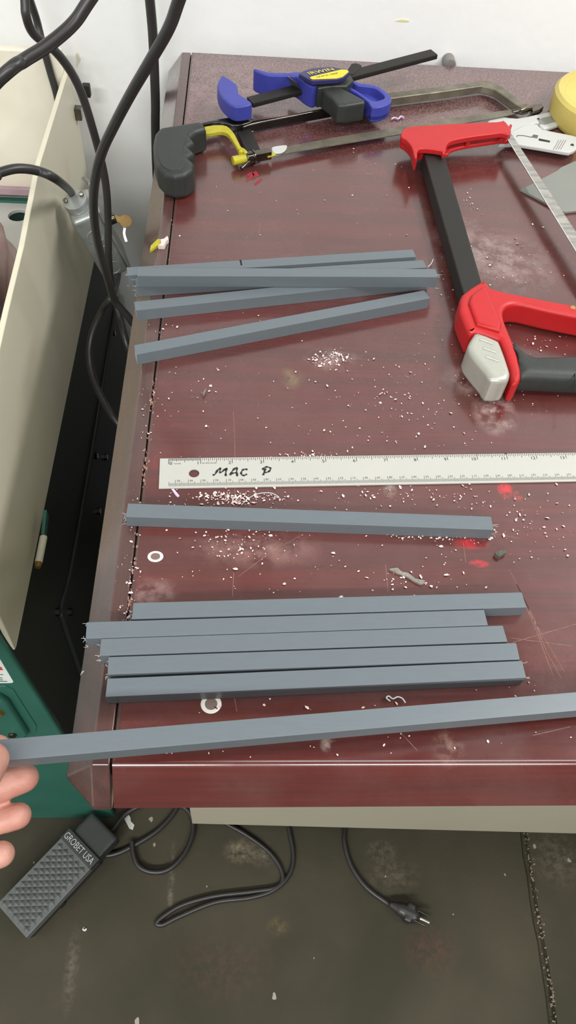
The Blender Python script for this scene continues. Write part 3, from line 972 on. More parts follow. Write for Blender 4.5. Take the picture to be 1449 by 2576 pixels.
# grey sheet offcut
sh = [(1310, 476), (1345, 459), (1402, 429), (1413, 420), (1449, 404), (1520, 378), (1580, 470), (1530, 526), (1449, 530), (1422, 533), (1404, 527), (1375, 511)]
tag(solid('plastic_offcut', sh, T + .0002, T + .0028, M['sheet'], None, .0003),
    'light grey plastic sheet offcut with pointed corner under the hacksaw blade', 'sheet')

# ================================================================== POLISHING MACHINE
XP = -0.158
pm = thing('polishing_machine', (-.35, .5, 0), 'green and cream floor standing polishing machine left of the desk', 'machine')
bot = [(222, 700), (180, 950), (130, 1210), (80, 1450)]
sp = [(at_x(x, y, XP).y, at_x(x, y, XP).z) for x, y in bot]
zbot = sum(q[1] for q in sp) / 4
cx_ = at_x(40, 1635, XP)
top = [(at_x(x, y, XP).y, at_x(x, y, XP).z) for x, y in [(3, 862), (22, 778), (60, 620), (100, 415), (173, 175)]]
frn = at_x(0, 1560, XP)
poly = [(sp[0][0] + .02, zbot), (sp[3][0], zbot), (cx_.y + .004, zbot), (cx_.y - .001, zbot + .003), (cx_.y - .001, zbot + .012), (frn.y + .003, frn.z), (frn.y + .01, frn.z + .06), (frn.y + .05, frn.z + .13), (.33, top[0][1] - .01)] + top + [(.915, top[-1][1]), (.915, zbot)]
me = plate_me(poly, 0, .006, .0012)
me.transform(Matrix(((0, 0, 1, XP - .006), (1, 0, 0, 0), (0, 1, 0, 0), (0, 0, 0, 1))))
finish(me, 'side_guard', M['cream'], pm, smooth=30)['label'] = 'cream sheet metal side guard'
zt = at_y(100, 130, .9).z
finish(abox(-.62, XP - .006, .9, .915, at_y(30, 475, .9).z, zt, .002), 'rear_guard', M['creamd'], pm, smooth=30)['label'] = 'cream rear guard with pinkish dust'
finish(abox(-.62, XP - .007, .893, .9, at_y(30, 500, .9).z + .01, at_y(30, 474, .9).z + .004, .001), 'dust_band', M['pinkdust'], pm)
finish(abox(-.62, XP - .007, .890, .9, at_y(30, 511, .9).z, at_y(30, 496, .9).z, .001), 'green_band', M['green'], pm)
zs = at_y(30, 511, .89).z
hp = at(46, 541, zs)
hole = [(hp.x + .0145 * math.cos(k * .3142), hp.y + .0145 * math.sin(k * .3142)) for k in range(20)]
finish(plate_me([(-.62, .70), (XP - .007, .70), (XP - .007, .899), (-.62, .899)], zs - .006, zs, .001, [hole]), 'rear_shelf', M['white'], pm, smooth=30)
# buffing wheel on its spindle
wcn = V((-.268, .640, .562))
def wheel():
    n, prof = 72, [(0.02, -.035), (.09, -.036), (.112, -.03), (.120, -.012), (.120, .012), (.112, .03), (.09, .036), (.02, .035)]
    bm = bmesh.new()
    R = []
    for r, h in prof:
        ring = []
        for k in range(n):
            a = k * 2 * math.pi / n
            rr_ = r * (1 + .03 * math.sin(a * 9) * (r / .12) ** 2)
            ring.append(bm.verts.new(wcn + V((h * (1 + .12 * math.sin(a * 9 + 1) * (r / .12)), rr_ * math.cos(a), rr_ * math.sin(a)))))
        R.append(ring)
    for a, b in zip(R, R[1:] + R[:1]):
        for k in range(n):
            bm.faces.new((a[k], a[(k + 1) % n], b[(k + 1) % n], b[k]))
    return bm_me(bm)
finish(wheel(), 'buffing_wheel', M['buff'], pm, smooth=True)['label'] = 'pleated muslin buffing wheel stained pink'
finish(cyl_me(wcn + V((-.2, 0, 0)), wcn + V((.030, 0, 0)), .012, n=18), 'spindle', M['steel'], pm, smooth=30)
# pedestal
ft = V((-.185, .196, .545))
pr_b, pr_t = V((-.109, .149, 0)), V((-.166, .2, .535))
ped = [pr_b, V((-.52, .149, 0)), V((-.46, .2, .535)), pr_t, V((-.109, .93, 0)), V((-.52, .93, 0)), V((-.46, .93, .535)), V((-.166, .93, .535))]
finish(hull_me(ped, .003, 3), 'pedestal', M['green'], pm, smooth=40)['label'] = 'green steel pedestal with sloping front'
fn = (pr_t - pr_b).cross(X3).normalized()
fn = fn if fn.y < 0 else -fn
fup = V((0, pr_t.y - pr_b.y, pr_t.z)).normalized()
fo = V((-.3, .149, 0))
def onf(px, py, off=0.0):
    d = ray(px, py)
    t = (fo - CAM).dot(V((0, fn.y, fn.z))) / d.dot(V((0, fn.y, fn.z)))
    return CAM + d * t + fn * off
def fplate(name, pts, th_, m, parent, bevel=0.0):
    """plate on the sloping front face"""
    ex, ey = X3, V((0, fup.y, fup.z))
    ez = ex.cross(ey)
    P = [onf(*q) for q in pts]
    o3 = P[0]
    me = plate_me([((p - o3).dot(ex), (p - o3).dot(ey)) for p in P], -.0002, th_, bevel)
    mt = Matrix(((ex.x, ey.x, ez.x, o3.x), (ex.y, ey.y, ez.y, o3.y), (ex.z, ey.z, ez.z, o3.z), (0, 0, 0, 1)))
    me.transform(mt)
    return finish(me, name, m, parent, smooth=30)
st = fplate('warning_sticker', [(-60, 1655), (-1, 1655), (34, 1714), (30, 1717), (-60, 1719)], .0006, M['sticker'], pm)
st['label'] = 'white warning sticker with a red band'
fplate('red_band', [(-55, 1676), (3, 1676), (8, 1684), (-55, 1684)], .0009, M['stickred'], st)
for k, (x0, x1, yy) in enumerate(((-40, 8, 1695), (-40, 6, 1703), (-40, 7, 1708), (-40, 18, 1712))):
    fplate('print_line', [(x0, yy), (x1, yy), (x1 + .5, yy + 1.3), (x0, yy + 1.3)], .0009, M['inkgrey'], st)
tray = fplate('pressed_tray', [(-90, 1725), (14, 1724), (34, 1733), (48, 1755), (92, 1824), (92, 1838), (86, 1845), (-90, 1850)], .0012, M['green'], pm, .0005)
fplate('tray_floor', [(-90, 1738), (2, 1738), (22, 1750), (74, 1832), (66, 1842), (-90, 1846)], .010, M['green'], pm, .004)
sc = onf(36, 1828, .009)
finish(cyl_me(sc, sc + fn * .004, .0048, n=16, bevel=.001), 'tray_screw', M['chrome'], pm, smooth=30)
finish(cyl_me(onf(-12, 1772, .010), onf(10, 1768, .010), .006, n=16, bevel=.001), 'tray_bolt', M['brass'], pm, smooth=30)
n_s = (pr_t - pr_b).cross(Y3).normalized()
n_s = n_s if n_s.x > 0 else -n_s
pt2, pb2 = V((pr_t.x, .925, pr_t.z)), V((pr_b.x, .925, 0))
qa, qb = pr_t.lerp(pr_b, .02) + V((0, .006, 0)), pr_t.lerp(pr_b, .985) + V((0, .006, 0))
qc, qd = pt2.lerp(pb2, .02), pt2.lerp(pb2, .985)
finish(hull_me([q + n_s * h for q in (qa, qb, qc, qd) for h in (.0001, .0012)]), 'side_shade_sheet', mat('side_shade_green', (24, 31, 29), .5, var=.15, scale=8), pm)['label'] = 'thin sheet coloured dark as the shade on the pedestal side'  # painted shade: dark sheet laid over the green pedestal side
# access panel on the right side of the pedestal, with its bolts
def onside(px, py, off=0.0):
    n_ = (pr_t - pr_b).cross(Y3).normalized()
    n_ = n_ if n_.x > 0 else -n_
    d = ray(px, py)
    t = (pr_b - CAM).dot(n_) / d.dot(n_)
    return CAM + d * t + n_ * off, n_
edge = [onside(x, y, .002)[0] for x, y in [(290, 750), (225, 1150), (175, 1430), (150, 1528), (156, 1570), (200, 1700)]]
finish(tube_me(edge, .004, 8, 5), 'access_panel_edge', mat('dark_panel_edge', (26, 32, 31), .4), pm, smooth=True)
for x, y in ((236, 1147), (261, 1150), (243, 1286), (171, 1540), (139, 1540), (281, 838)):
    p_, n_ = onside(x, y)
    finish(cyl_me(p_, p_ + n_ * .006, .0052, n=6), 'bolt', M['chrome'], pm)
p0, n_ = onside(113, 1757, .001); p1, _ = onside(150, 1818, .001)
finish(ribbon_me([p0, (p0 + p1) / 2, p1], .008, nrm=n_), 'grey_tape', M['grey'], pm)
# hinge barrel at the lower edge of the guard
hx = XP + .012
ha, hb_ = at_x(110, 1350, hx), at_x(97, 1416, hx)
finish(cyl_me(ha, hb_, .0042, n=18, bevel=.0006), 'hinge_barrel', M['cream'], pm, smooth=30)
finish(cyl_me(hb_, hb_ + (hb_ - ha).normalized() * .006, .0042, .0030, 14), 'hinge_knob', M['brass'], pm, smooth=30)
ga, gb = at_x(116, 1290, hx), at_x(110, 1350, hx)
finish(box_me((ga + gb) / 2, (gb - ga).normalized(), X3, Z3, (gb - ga).length, .004, .012, .0005), 'hinge_leaf', M['green'], pm)
# rear edge flange and cable clips on the guard
ff = at_y(197, 150, .905)
finish(hull_me([at_y(190, 132, .905), at_y(198, 133, .912), at_y(204, 150, .912), at_y(192, 172, .905), at_y(190, 134, .899), at_y(192, 170, .899)], .0005), 'corner_flange', M['cream'], pm)
finish(box_me(at_x(197, 284, XP + .004), X3, Y3, Z3, .010, .012, .016, .001), 'cable_clip', M['chrome'], pm, smooth=30)
finish(box_me(at_x(218, 227, XP + .016), X3, Y3, Z3, .010, .01, .016, .0012), 'cable_clip', M['tube'], pm, smooth=30)

# ================================================================== SWITCH BOX
a3, b3, c3 = V((.217, .240, -.946)).normalized(), V((.917, .283, .282)).normalized(), V((-.336, .928, .159)).normalized()
ob = V((-.140, .682, .671)) + V((.004, 0, 0))
LA, WB, DC = .110, .036, .049
sb = thing('switch_box', ob + a3 * LA + b3 * WB / 2 + c3 * DC / 2, 'galvanised steel switch box on the side of the cream guard, with a key lock', 'switch box')
cen = ob + a3 * LA / 2 + b3 * WB / 2 + c3 * DC / 2
finish(box_me(cen, a3, b3, c3, LA, WB, DC, .006, 4), 'box_body', M['galv'], sb, smooth=40)
finish(box_me(cen + b3 * (WB / 2 + .0015), a3, b3, c3, LA + .005, .003, DC + .004, .0012), 'cover_plate', M['galv'], sb, smooth=30)
for t_ in (.032, .062, .092):                      # knock-outs pressed into the front face
    kc = ob + a3 * t_ + b3 * (WB * .52) - c3 * .0002
    ring = [kc + (a3 * math.cos(q) + b3 * math.sin(q)) * .0105 for q in [k * 2 * math.pi / 24 for k in range(24)]]
    finish(tube_me(ring, .0007, 6, 1, True), 'knockout_ring', M['galv'], sb, smooth=True)
cc = ob + b3 * WB * .42 + c3 * DC * .48 - a3 * .001
cn = finish(cyl_me(cc + a3 * .001, cc - a3 * .010, .0150, n=28, bevel=.001), 'cable_connector', M['galv'], sb, smooth=30)
for s_ in (-1, 1):
    q = cc - a3 * .010 + b3 * (s_ * .0105) + c3 * .003
    finish(cyl_me(q, q - a3 * .004 - c3 * .002, .0028, n=12, bevel=.0006), 'clamp_screw', M['chrome'], cn, smooth=30)
tb = at_d(216, 460, (at_d(216, 460, 1) - CAM).length * (ob - CAM).length * 1.075)
finish(hull_me([tb + q for q in (V((-.006, 0, .006)), V((-.001, 0, .010)), V((.007, .001, -.006)), V((.008, .002, -.012)), V((.004, .006, 0)))], .0006), 'cover_tab', M['galv'], sb)
# lock cylinder with the key ring
lp_ = cen + b3 * (WB / 2 + .003) - a3 * .012 + c3 * .004
tdist = (lp_ - CAM).length
lk = finish(cyl_me(lp_, lp_ + b3 * .010, .0068, n=20, bevel=.0008), 'lock_cylinder', M['chrome'], sb, smooth=30)
kroot = lp_ + b3 * .010
def kp(px, py): return at_d(px, py, (kroot - CAM).length)
key = thing('brass_key', kp(292, 556), 'brass key stuck in the lock of the grey switch box', 'key')
kc_ = kp(314, 556); kx = (kp(330, 556) - kc_).normalized(); ky = V((-.2, .55, .8)); ky = (ky - kx * ky.dot(kx)).normalized(); kz = kx.cross(ky)
def kplate(pts, th_):
    me = plate_me(pts, -th_ / 2, th_ / 2, .0003)
    me.transform(Matrix(((kx.x, ky.x, kz.x, kc_.x), (kx.y, ky.y, kz.y, kc_.y), (kx.z, ky.z, kz.z, kc_.z), (0, 0, 0, 1))))
    return me
bow = [V((.0085 * math.cos(k * .4189) + .001, .0078 * math.sin(k * .4189), 0)) for k in range(15)]
finish(kplate([v.xy for v in bow], .0022), 'key_bow', M['brass'], key, smooth=30)
finish(box_me((kc_ + kroot) / 2 - kx * .002, (kroot - kc_).normalized(), ky, kz, (kroot - kc_).length * .9, .0085, .0022, .0004), 'key_shank', M['brass'], key)
k2 = thing('hanging_key', kp(316, 606), 'thin silver key blade hanging below the brass key', 'key')
finish(ribbon_me([kp(314, 571), kp(312, 586), kp(314, 596), kp(318, 608)], .0032, nrm=(CAM - kc_).normalized()), 'key_blade', M['steel'], k2)
bpy.data.objects[k2.children[0].name].modifiers.new('s', 'SOLIDIFY').thickness = .001
finish(tube_me([kp(313 + 5 * math.cos(q), 566 + 7 * math.sin(q)) + V((0, 0, .0)) for q in [k * .6283 for k in range(10)]], .0005, 6, 2, True), 'key_ring', M['steel'], k2, smooth=True)

# ================================================================== CORDS
def cord(name, pts, r, label, cat='cord', m=None, sm=6):
    return tag(finish(tube_me(pts, r, 10, sm), name, m or M['rubberc'], None, smooth=True), label, cat)


R1 = .0043
def runout(c):
    d = (c[0] - c[1]).normalized()
    q1 = c[0] + d * .06
    q2 = q1 + (d + V((0, 0, .3))).normalized() * .10
    q3 = q2 + (d * .5 + V((0, 0, .9))).normalized() * .16
    q4 = V((q3.x + (q3.x - q2.x) * .6, q3.y + (q3.y - q2.y) * .6, q3.z + .5))
    return [V((q4.x, q4.y, 2.69)), V((q4.x, q4.y, 2.2)), q4, q3, q2, q1]
cA = [at_d(232, -10, .60), at_d(185, 58, .60), at_d(120, 114, .595), at_d(60, 152, .59), at_d(0, 197, .585)]
cord('power_cord', runout(cA) + cA + [cA[-1] + V((-.08, -.01, -.06)), cA[-1] + V((-.22, .0, -.10)), V((-.50, .12, .72)), V((-.60, .08, .3)), V((-.62, .06, .005)), V((-.75, .05, .005))], .0042,
     'thick black cord crossing the upper left corner in front of the other cords')
cB = [at_d(62, -10, .86), at_d(66, 40, .86), at_d(85, 85, .87), at_d(135, 125, .88), at_d(175, 175, .89), at_d(205, 235, .90), at_d(232, 320, .915), at_d(256, 410, .94), at_d(268, 480, .955), at_d(272, 560, .975), at_d(274, 660, 1.0), at_d(284, 740, 1.02), at_d(302, 800, 1.02), at_d(323, 878, 1.0)]
cord('power_cord', runout(cB) + cB + [cB[-1] + V((.02, -.01, -.12)), cB[-1] + V((.03, -.01, -.38)), V((-.07, .55, .006)), V((-.07, .75, .006))], .0043,
     'black cord curving over the corner of the cream guard and down behind the switch box')
cC = [at_x(72, -10, -.190), at_x(92, 50, -.188), at_x(108, 115, -.184), at_x(126, 180, -.180), at_x(146, 255, -.176)]
cord('power_cord', runout(cC) + cC + [cC[-1] + V((-.002, -.005, -.06)), cC[-1] + V((-.02, -.02, -.10))], .0048,
     'black cord dropping behind the cream guard at upper left')
cD = [at_y(x, y, .905) for x, y in [(376, -10), (384, 80), (388, 170), (391, 260), (391, 330)]]
cord('power_cord', runout(cD) + cD + [cD[-1] + V((-.004, .0, -.08)), cD[-1] + V((-.004, .0, -.22)), cD[-1] + V((-.002, .0, -.5)), V((cD[-1].x, .90, .008)), V((cD[-1].x + .0, .70, .007))], .0062,
     'straight black cord hanging just left of the rear desk corner')
cE = [at_d(454, -10, .60), at_d(425, 70, .615), at_d(380, 150, .635), at_d(330, 235, .665), at_d(285, 320, .70), at_d(254, 390, .73), at_d(237, 470, .765), at_d(236, 540, .80), at_d(246, 610, .835), at_d(268, 690, .875), at_d(286, 750, .91), at_d(304, 776, .92), at_d(333, 812, .93)]
cord('power_cord', runout(cE) + cE + [cE[-1] + V((.02, .0, -.06)), cE[-1] + V((.03, .03, -.35)), V((-.03, .62, .006)), V((-.03, .80, .006))], .0043,
     'long black cord sweeping from top centre down in front of the switch box')
ce = cc - a3 * .008 + c3 * .004
cF = [at_d(-40, 450, .83), at_d(0, 434, .83), at_d(45, 424, .835), at_d(95, 430, .845), at_d(140, 450, .86), ce - a3 * .012, ce + a3 * .004]
cord('power_cord', [V((-.48, .82, zs + .0055)), V((-.44, .80, zs + .012)), cF[0] + V((-.10, .03, -.02))] + cF, .0045, 'short black cord arching from the left into the top of the switch box')
cG = [at_d(283, 742, 1.00), at_d(258, 780, 1.02), at_d(232, 840, 1.03), at_d(225, 895, 1.03), at_d(236, 955, 1.02), at_d(262, 1013, 1.0), at_d(296, 1064, .98)]
cord('power_cord', [cen + a3 * (LA / 2 - .004), cen + a3 * (LA / 2 + .018)] + cG + [cG[-1] + V((.03, -.01, -.05)), cG[-1] + V((.04, .0, -.30)), V((-.05, .50, .006)), V((-.05, .70, .006))], .0046,
     'black cord looping in the gap below the switch box and under the desk')

FZ = .0045
def fl_(pts, dz=0.0): return [at(x, y, FZ + dz) for x, y in pts]
cord('floor_cord', fl_([(520, 1985), (462, 2010), (432, 2052), (395, 2090), (345, 2122), (300, 2145), (262, 2152)]) + [at(240, 2140, .02)], .0040,
     'black pedal cord running from the foot pedal up under the desk corner')
cord('floor_cord', fl_([(332, 2118), (336, 2150), (350, 2180), (385, 2194), (425, 2186), (462, 2150), (484, 2100), (484, 2060), (462, 2030), (410, 2012), (360, 2024), (318, 2046), (290, 2080), (270, 2110), (262, 2130)], .004), .0040,
     'black cord making a round loop on the floor below the desk corner')
cord('floor_cord', fl_([(480, 2010), (560, 2066), (620, 2100), (680, 2146), (710, 2196), (700, 2230), (640, 2242), (540, 2254), (460, 2276), (412, 2304), (394, 2322), (410, 2326), (450, 2306), (540, 2270), (630, 2258), (690, 2238), (728, 2200), (738, 2150), (726, 2080), (715, 2030)]), .0036,
     'black cord in a long folded hairpin on the floor under the desk front')
plugc = fl_([(880, 2030), (868, 2085), (868, 2125), (885, 2180), (922, 2232), (975, 2272)]) + [at(992, 2280, .011)]
pc = thing('plug_cord', at(980, 2275, 0), 'black power cord ending in a three prong plug on the floor', 'cord')
finish(tube_me(plugc, .0038, 10, 6), 'cord', M['rubberc'], pc, smooth=True)
q0, q1 = at(985, 2276, .012), at(1040, 2303, .012)
pd = (q1 - q0).normalized(); ps = Z3.cross(pd)
pl = soft_me(chain([q0, q0.lerp(q1, .45), q1], [.005, .0105, .0108]) + [box_me(q0.lerp(q1, .8), pd, ps, Z3, .012, .026, .020, .002)], .0015, 5)
plb = finish(pl, 'plug', M['rubberc'], pc, smooth=True)
for s_, z_ in ((.0075, .004), (-.0065, .004)):
    b0 = q1 + ps * s_ + V((0, 0, z_)) + pd * .003
    finish(box_me(b0 + pd * .008, pd, ps, Z3, .018, .0016, .0062, .0003), 'prong', M['chrome'], plb)
finish(cyl_me(q1 + V((0, 0, .001)), q1 + pd * .024 + V((0, 0, .004)), .0023, n=12, bevel=.0004), 'ground_pin', M['steel'], plb, smooth=30)

# ================================================================== FOOT PEDAL
TL, TR, BR = at(168, 2092, .05), at(246, 2166, .05), at(66, 2360, .046)
lu = (BR - TR).normalized()
wu = (TL - TR)
wu = (wu - lu * wu.dot(lu))
Wd = wu.length
wu.normalize()
nu = wu.cross(lu); nu = nu if nu.z > 0 else -nu
Lp = (BR - TR).length
fp = thing('foot_pedal', (TR + BR) / 2 + wu * Wd / 2 - V((0, 0, .048)), 'black rubber foot pedal with diamond tread on the floor below the hand', 'pedal')
def pq(l, w_, h=0.0): return TR + lu * l + wu * w_ + nu * h
dn = .040
finish(hull_me([pq(0, -.002, -.008), pq(Lp, -.002, -.008), pq(Lp, Wd + .002, -.008), pq(0, Wd + .002, -.008)] + [V((*pq(l, w_).xy, .002)) for l, w_ in ((-.004, .004), (Lp - .004, .004), (Lp - .004, Wd - .004), (-.004, Wd - .004))], .002), 'pedal_base', M['rubber'], fp, smooth=30)
finish(hull_me([pq(l, w_, h) for l in (.004, Lp) for w_ in (0, Wd) for h in (-.010, 0)], .0015), 'tread_plate', M['pedal'], fp, smooth=30)
bm = bmesh.new()
nl, nw = 10, 5
sl, sw = (Lp - .019) / nl, (Wd - .004) / nw
for i in range(nl * 2 - 1):
    for j in range(nw * 2 - 1):
        if (i + j) % 2: continue
        l, w_ = .017 + sl / 2 * (i + 1), .002 + sw / 2 * (j + 1)
        c = [bm.verts.new(pq(l + a * sl * .47, w_ + b * sw * .47, .0002)) for a, b in ((1, 0), (0, 1), (-1, 0), (0, -1))]
        t_ = bm.verts.new(pq(l, w_, .0032))
        for k in range(4):
            bm.faces.new((c[k], c[(k + 1) % 4], t_))
finish(bm_me(bm), 'diamond_tread', M['pedal'], fp)
fb_ = finish(hull_me([pq(l, w_, h) for l in (-.004, .0145) for w_ in (-.001, Wd + .001) for h in (-.012, .0036)], .002, 3), 'name_bar', M['rubber'], fp, smooth=30)
me = text_me('GROBET USA', V((0, 0, 0)), X3, Y3, .7)
wm = max(v.co.x for v in me.vertices)
for v in me.vertices:
    v.co = pq(.0105 - v.co.y / .7 * .0095, Wd * .97 - v.co.x / wm * Wd * .92, .0039)
finish(me, 'raised_lettering', mat('grey_lettering', (176, 178, 174), .5), fb_)
finish(soft_me([hull_me([pq(l, w_, h) for l in (-.040, .0) for w_ in (.002, Wd * .92) for h in (-.030, -.002)])], .002, 10), 'pedal_hinge', M['rubber'], fp, smooth=True)
finish(cyl_me(pq(Lp * .55, -.002, -.022), pq(Lp * .55, .006, -.022), .006, n=14, bevel=.001), 'side_screw', M['dark'], fp, smooth=30)

# ================================================================== HAND
hnd = thing('hand', at(-60, 1990, DZ + .03), 'left hand reaching in from the left, fingertips gripping the long grey bar', 'hand')
def hp_(px, py, z): return at(px, py, DZ + z)
fingers = {
    'index': ([hp_(-150, 1900, .052), hp_(-80, 1880, .034), hp_(-38, 1876, .026), hp_(-4, 1880, .025)], [.0105, .0090, .0082, .0074]),
    'middle': ([hp_(-175, 1985, .045), hp_(-85, 2000, .020), hp_(-10, 1982, .014), hp_(62, 1957, .016)], [.0108, .0098, .0094, .0085]),
    'ring': ([hp_(-185, 2055, .040), hp_(-90, 2085, .012), hp_(-15, 2068, .004), hp_(46, 2052, .006)], [.0104, .0092, .0085, .0078]),
    'little': ([hp_(-195, 2120, .036), hp_(-110, 2165, .010), hp_(-45, 2160, .004), hp_(4, 2149, .006)], [.0095, .0084, .0080, .0076])}
wrist = hp_(-420, 2080, .055)
ms = []
for k, (p, r) in fingers.items():
    ms += chain(p, r)
    ms += chain([p[0], p[0].lerp(wrist, .5), wrist], [r[0], .0125, .018])
thumb = [wrist.lerp(hp_(-195, 2120, .036), .35) + V((.0, .0, .012)), hp_(-150, 2050, .078), hp_(-55, 1962, .066), hp_(-22, 1912, .058)]
ms += chain(thumb, [.016, .0125, .0110, .0098])
ms += chain([fingers['index'][0][0], fingers['middle'][0][0], fingers['ring'][0][0], fingers['little'][0][0]], [.0115, .0115, .011, .010])
elbow = wrist + V((-.16, -.10, .05))
ms += chain([wrist, elbow], [.022, .034])
ms += chain([wrist + V((0, -.010, 0)), elbow], [.019, .034])
hm = soft_me(ms, .0013, 6)
finish(hm, 'hand_skin', M['skin'], hnd, smooth=True)
finish(soft_me([cyl_me(elbow.lerp(wrist, .45), elbow + (elbow - wrist).normalized() * .10, .040, .046, 28)], .003, 4), 'sleeve', M['sleeve'], hnd, smooth=True)
tt = thumb[-1]
nl_ = sphere_me(V((0, 0, 0)), 1, 14, (.0060, .0075, .0022))
tdir = (thumb[-1] - thumb[-2]).normalized()
tn = V((-.35, -.1, .93)); tn = (tn - tdir * tn.dot(tdir)).normalized(); ts = tdir.cross(tn)
nl_.transform(Matrix(((ts.x, tdir.x, tn.x, 0), (ts.y, tdir.y, tn.y, 0), (ts.z, tdir.z, tn.z, 0), (0, 0, 0, 1))))
nl_.transform(Matrix.Translation(tt + tn * .0082 + tdir * .001))
finish(nl_, 'thumbnail', M['nail'], hnd, smooth=True)

# ================================================================== SMALL THINGS ON THE DESK
def flake(name, outl, m, label, cat, h=.0012, base=0.0, parent=None):
    return tag(solid(name, outl, T + base + .0001, T + base + h, m, parent, 0), label, cat)


yf = thing('paint_flake', at(400, 614), 'curled flake of yellow paint with pale underside, on the left desk edge', 'flake')
solid('yellow_side', [(377, 630), (379, 618), (397, 601), (408, 602), (404, 614), (396, 617)], T + .0002, T + .003, M['yellowp'], yf, 0)
solid('pale_side', [(404, 602), (413, 600), (421, 593), (424, 601), (418, 606), (413, 618), (397, 617), (405, 612)], T + .0002, T + .0045, M['shav'], yf, 0)
flake('wood_chip', [(509, 990), (512, 983), (519, 976), (518, 984), (512, 995)], M['darkchip'], 'small brown wedge shaped chip lying on the desk above the ruler', 'chip', .003)
flake('lavender_sliver', [(431, 1230), (437, 1229), (451, 1246), (448, 1250), (443, 1247)], M['lav'], 'pale lavender plastic sliver just below the left end of the ruler', 'sliver')
flake('putty_smear', [(979, 1431), (990, 1429), (1000, 1428), (1010, 1437), (1027, 1441), (1045, 1455), (1070, 1460), (1066, 1468), (1058, 1470), (1040, 1461), (1022, 1449), (1000, 1442)], M['putty'], 'dried grey putty smear on the desk between the bars', 'smear', .002)
flake('lint_clump', [(1246, 1390), (1254, 1386), (1262, 1383), (1272, 1383), (1274, 1390), (1264, 1395), (1258, 1400), (1250, 1396)], M['lint'], 'grey lint clump at the right end of the single bar', 'lint', .004)
rc_ = [at(x, y, T + .002) for x, y in [(984, 300), (992, 296), (1002, 299), (1008, 293), (1016, 296)]]
tag(finish(tube_me(rc_, .0012, 6, 4), 'pink_curl', M['lav'], None, smooth=True), 'pink plastic curl lying between the blue clamp and red hacksaw', 'curl')
for k, q in enumerate([[(620, 440), (632, 432), (640, 440), (630, 452), (618, 458), (626, 446)], [(634, 436), (644, 430), (652, 442), (640, 448)], [(640, 462), (652, 452), (660, 450), (652, 460), (642, 466)]]):
    finish(plate_me(pix(q, T), T + .00005, T + .0003, 0), 'red_crayon_mark', M['redmark'], desk)
hair = [at(x, y, T + .002) for x, y in [(607, 1270), (620, 1258), (638, 1246), (660, 1240), (685, 1241), (702, 1251), (692, 1250), (688, 1256)]]
tag(finish(tube_me(hair, .0003, 5, 5), 'plastic_hair', M['burr'], None, smooth=True), 'long curved hair thin plastic thread between the ruler and the single bar', 'thread')
bc = [at(x, y, T + .001) for x, y in [(1058, 1272), (1068, 1268)]]
curl = [at(x, y, T + .003) for x, y in [(982, 1764), (972, 1756), (978, 1751), (988, 1758), (1000, 1753), (1012, 1757), (1020, 1768)]]
tag(finish(tube_me(curl, .0005, 5, 5), 'plastic_curl', M['burr'], None, smooth=True), 'wiry pale shaving curl between the five bars and the held bar', 'curl')
curl = [at(x, y, T + .004) for x, y in [(1076, 671), (1084, 664), (1090, 652)]]
tag(finish(tube_me(curl, .0004, 5, 4), 'plastic_curl', M['burr'], None, smooth=True), 'thin pale curl standing at the right ends of the upper pile', 'curl')
kn = at(1133, 166, T + .0)
tag(finish(cyl_me((kn.x, WALL_Y - .020, T - .001), (kn.x, WALL_Y, T - .001), .0085, n=24, bevel=.002), 'wall_stud', M['grey'], None, smooth=30),
    'small round grey stud on the white wall behind the desk', 'stud')

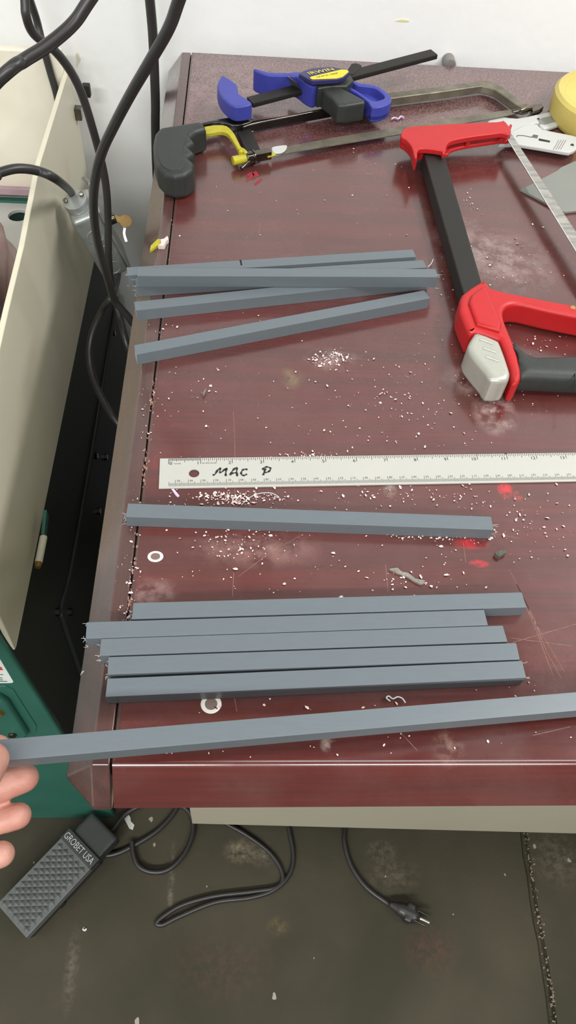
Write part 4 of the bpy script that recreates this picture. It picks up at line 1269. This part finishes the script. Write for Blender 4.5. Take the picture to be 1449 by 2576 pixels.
# shavings: nobody could count them
clusters = [(830, 905, 28, 12, 70), (850, 893, 14, 9, 30), (800, 905, 16, 10, 26), (570, 1250, 34, 7, 120), (598, 1258, 14, 7, 50), (660, 1254, 30, 8, 40), (450, 1258, 60, 14, 24), (520, 1165, 60, 16, 20),
            (770, 1144, 30, 4, 26), (1060, 960, 130, 60, 70), (1180, 760, 40, 60, 24), (1020, 1020, 120, 30, 60), (1000, 1100, 200, 30, 50), (480, 1010, 60, 30, 26), (600, 960, 150, 60, 36),
            (1080, 1345, 80, 8, 80), (1170, 1345, 60, 8, 50), (560, 1330, 90, 22, 40), (580, 1375, 40, 16, 44), (660, 1350, 40, 20, 20), (800, 1240, 150, 20, 40), (1000, 1240, 120, 20, 50), (1200, 1240, 100, 24, 36),
            (900, 1400, 300, 40, 60), (1300, 1300, 80, 40, 50), (1370, 1340, 60, 50, 30), (700, 1470, 300, 20, 30), (1060, 1455, 60, 18, 26), (900, 1780, 250, 12, 12), (1000, 1870, 260, 24, 16), (640, 1885, 200, 16, 8),
            (1130, 700, 30, 40, 26), (1160, 560, 30, 60, 16), (1290, 660, 60, 40, 46), (1220, 470, 60, 60, 16), (700, 540, 200, 60, 22), (930, 430, 60, 40, 14), (820, 330, 160, 40, 20), (650, 240, 60, 40, 14),
            (1320, 1000, 80, 20, 20), (1380, 870, 40, 20, 26), (365, 1010, 12, 60, 16), (335, 1420, 10, 80, 30), (320, 1540, 10, 20, 20), (240, 1560, 30, 40, 10), (330, 960, 20, 60, 12), (300, 1330, 12, 60, 10), (340, 830, 20, 10, 10),
            (1250, 1720, 60, 14, 12), (420, 830, 50, 10, 10), (650, 800, 150, 8, 10)]
bm = bmesh.new()
for x, y, sx_, sy_, n_ in clusters:
    for k in range(n_):
        px, py = random.gauss(x, sx_), random.gauss(y, sy_)
        if px > 1440 or py > 1905: continue
        p = at(px, py, T + .0008)
        if p.x < -STRIP or p.y > D - .01: continue
        r = min(.0012, random.lognormvariate(math.log(.00042), .5))
        rot = Matrix.Rotation(random.random() * 6.28, 4, 'Z') @ Matrix.Rotation(random.uniform(-.5, .5), 4, 'X')
        asp = random.uniform(1, 2.0)
        vs = [bm.verts.new(p + (rot @ V((a * r * asp, b * r, c * r)))) for a, b, c in ((-1, -.4, 0), (-.1, -1, .3), (1, -.2, 0), (.4, .9, .35), (-.6, .6, 0))]
        bm.faces.new(vs[:3]); bm.faces.new((vs[0], vs[2], vs[3])); bm.faces.new((vs[0], vs[3], vs[4]))
me = bpy.data.meshes.new('shavings')
bm.to_mesh(me); bm.free()
tag(finish(me, 'plastic_shavings', M['shav']), 'pale pink plastic saw shavings scattered over the desk', 'shavings', kind='stuff')
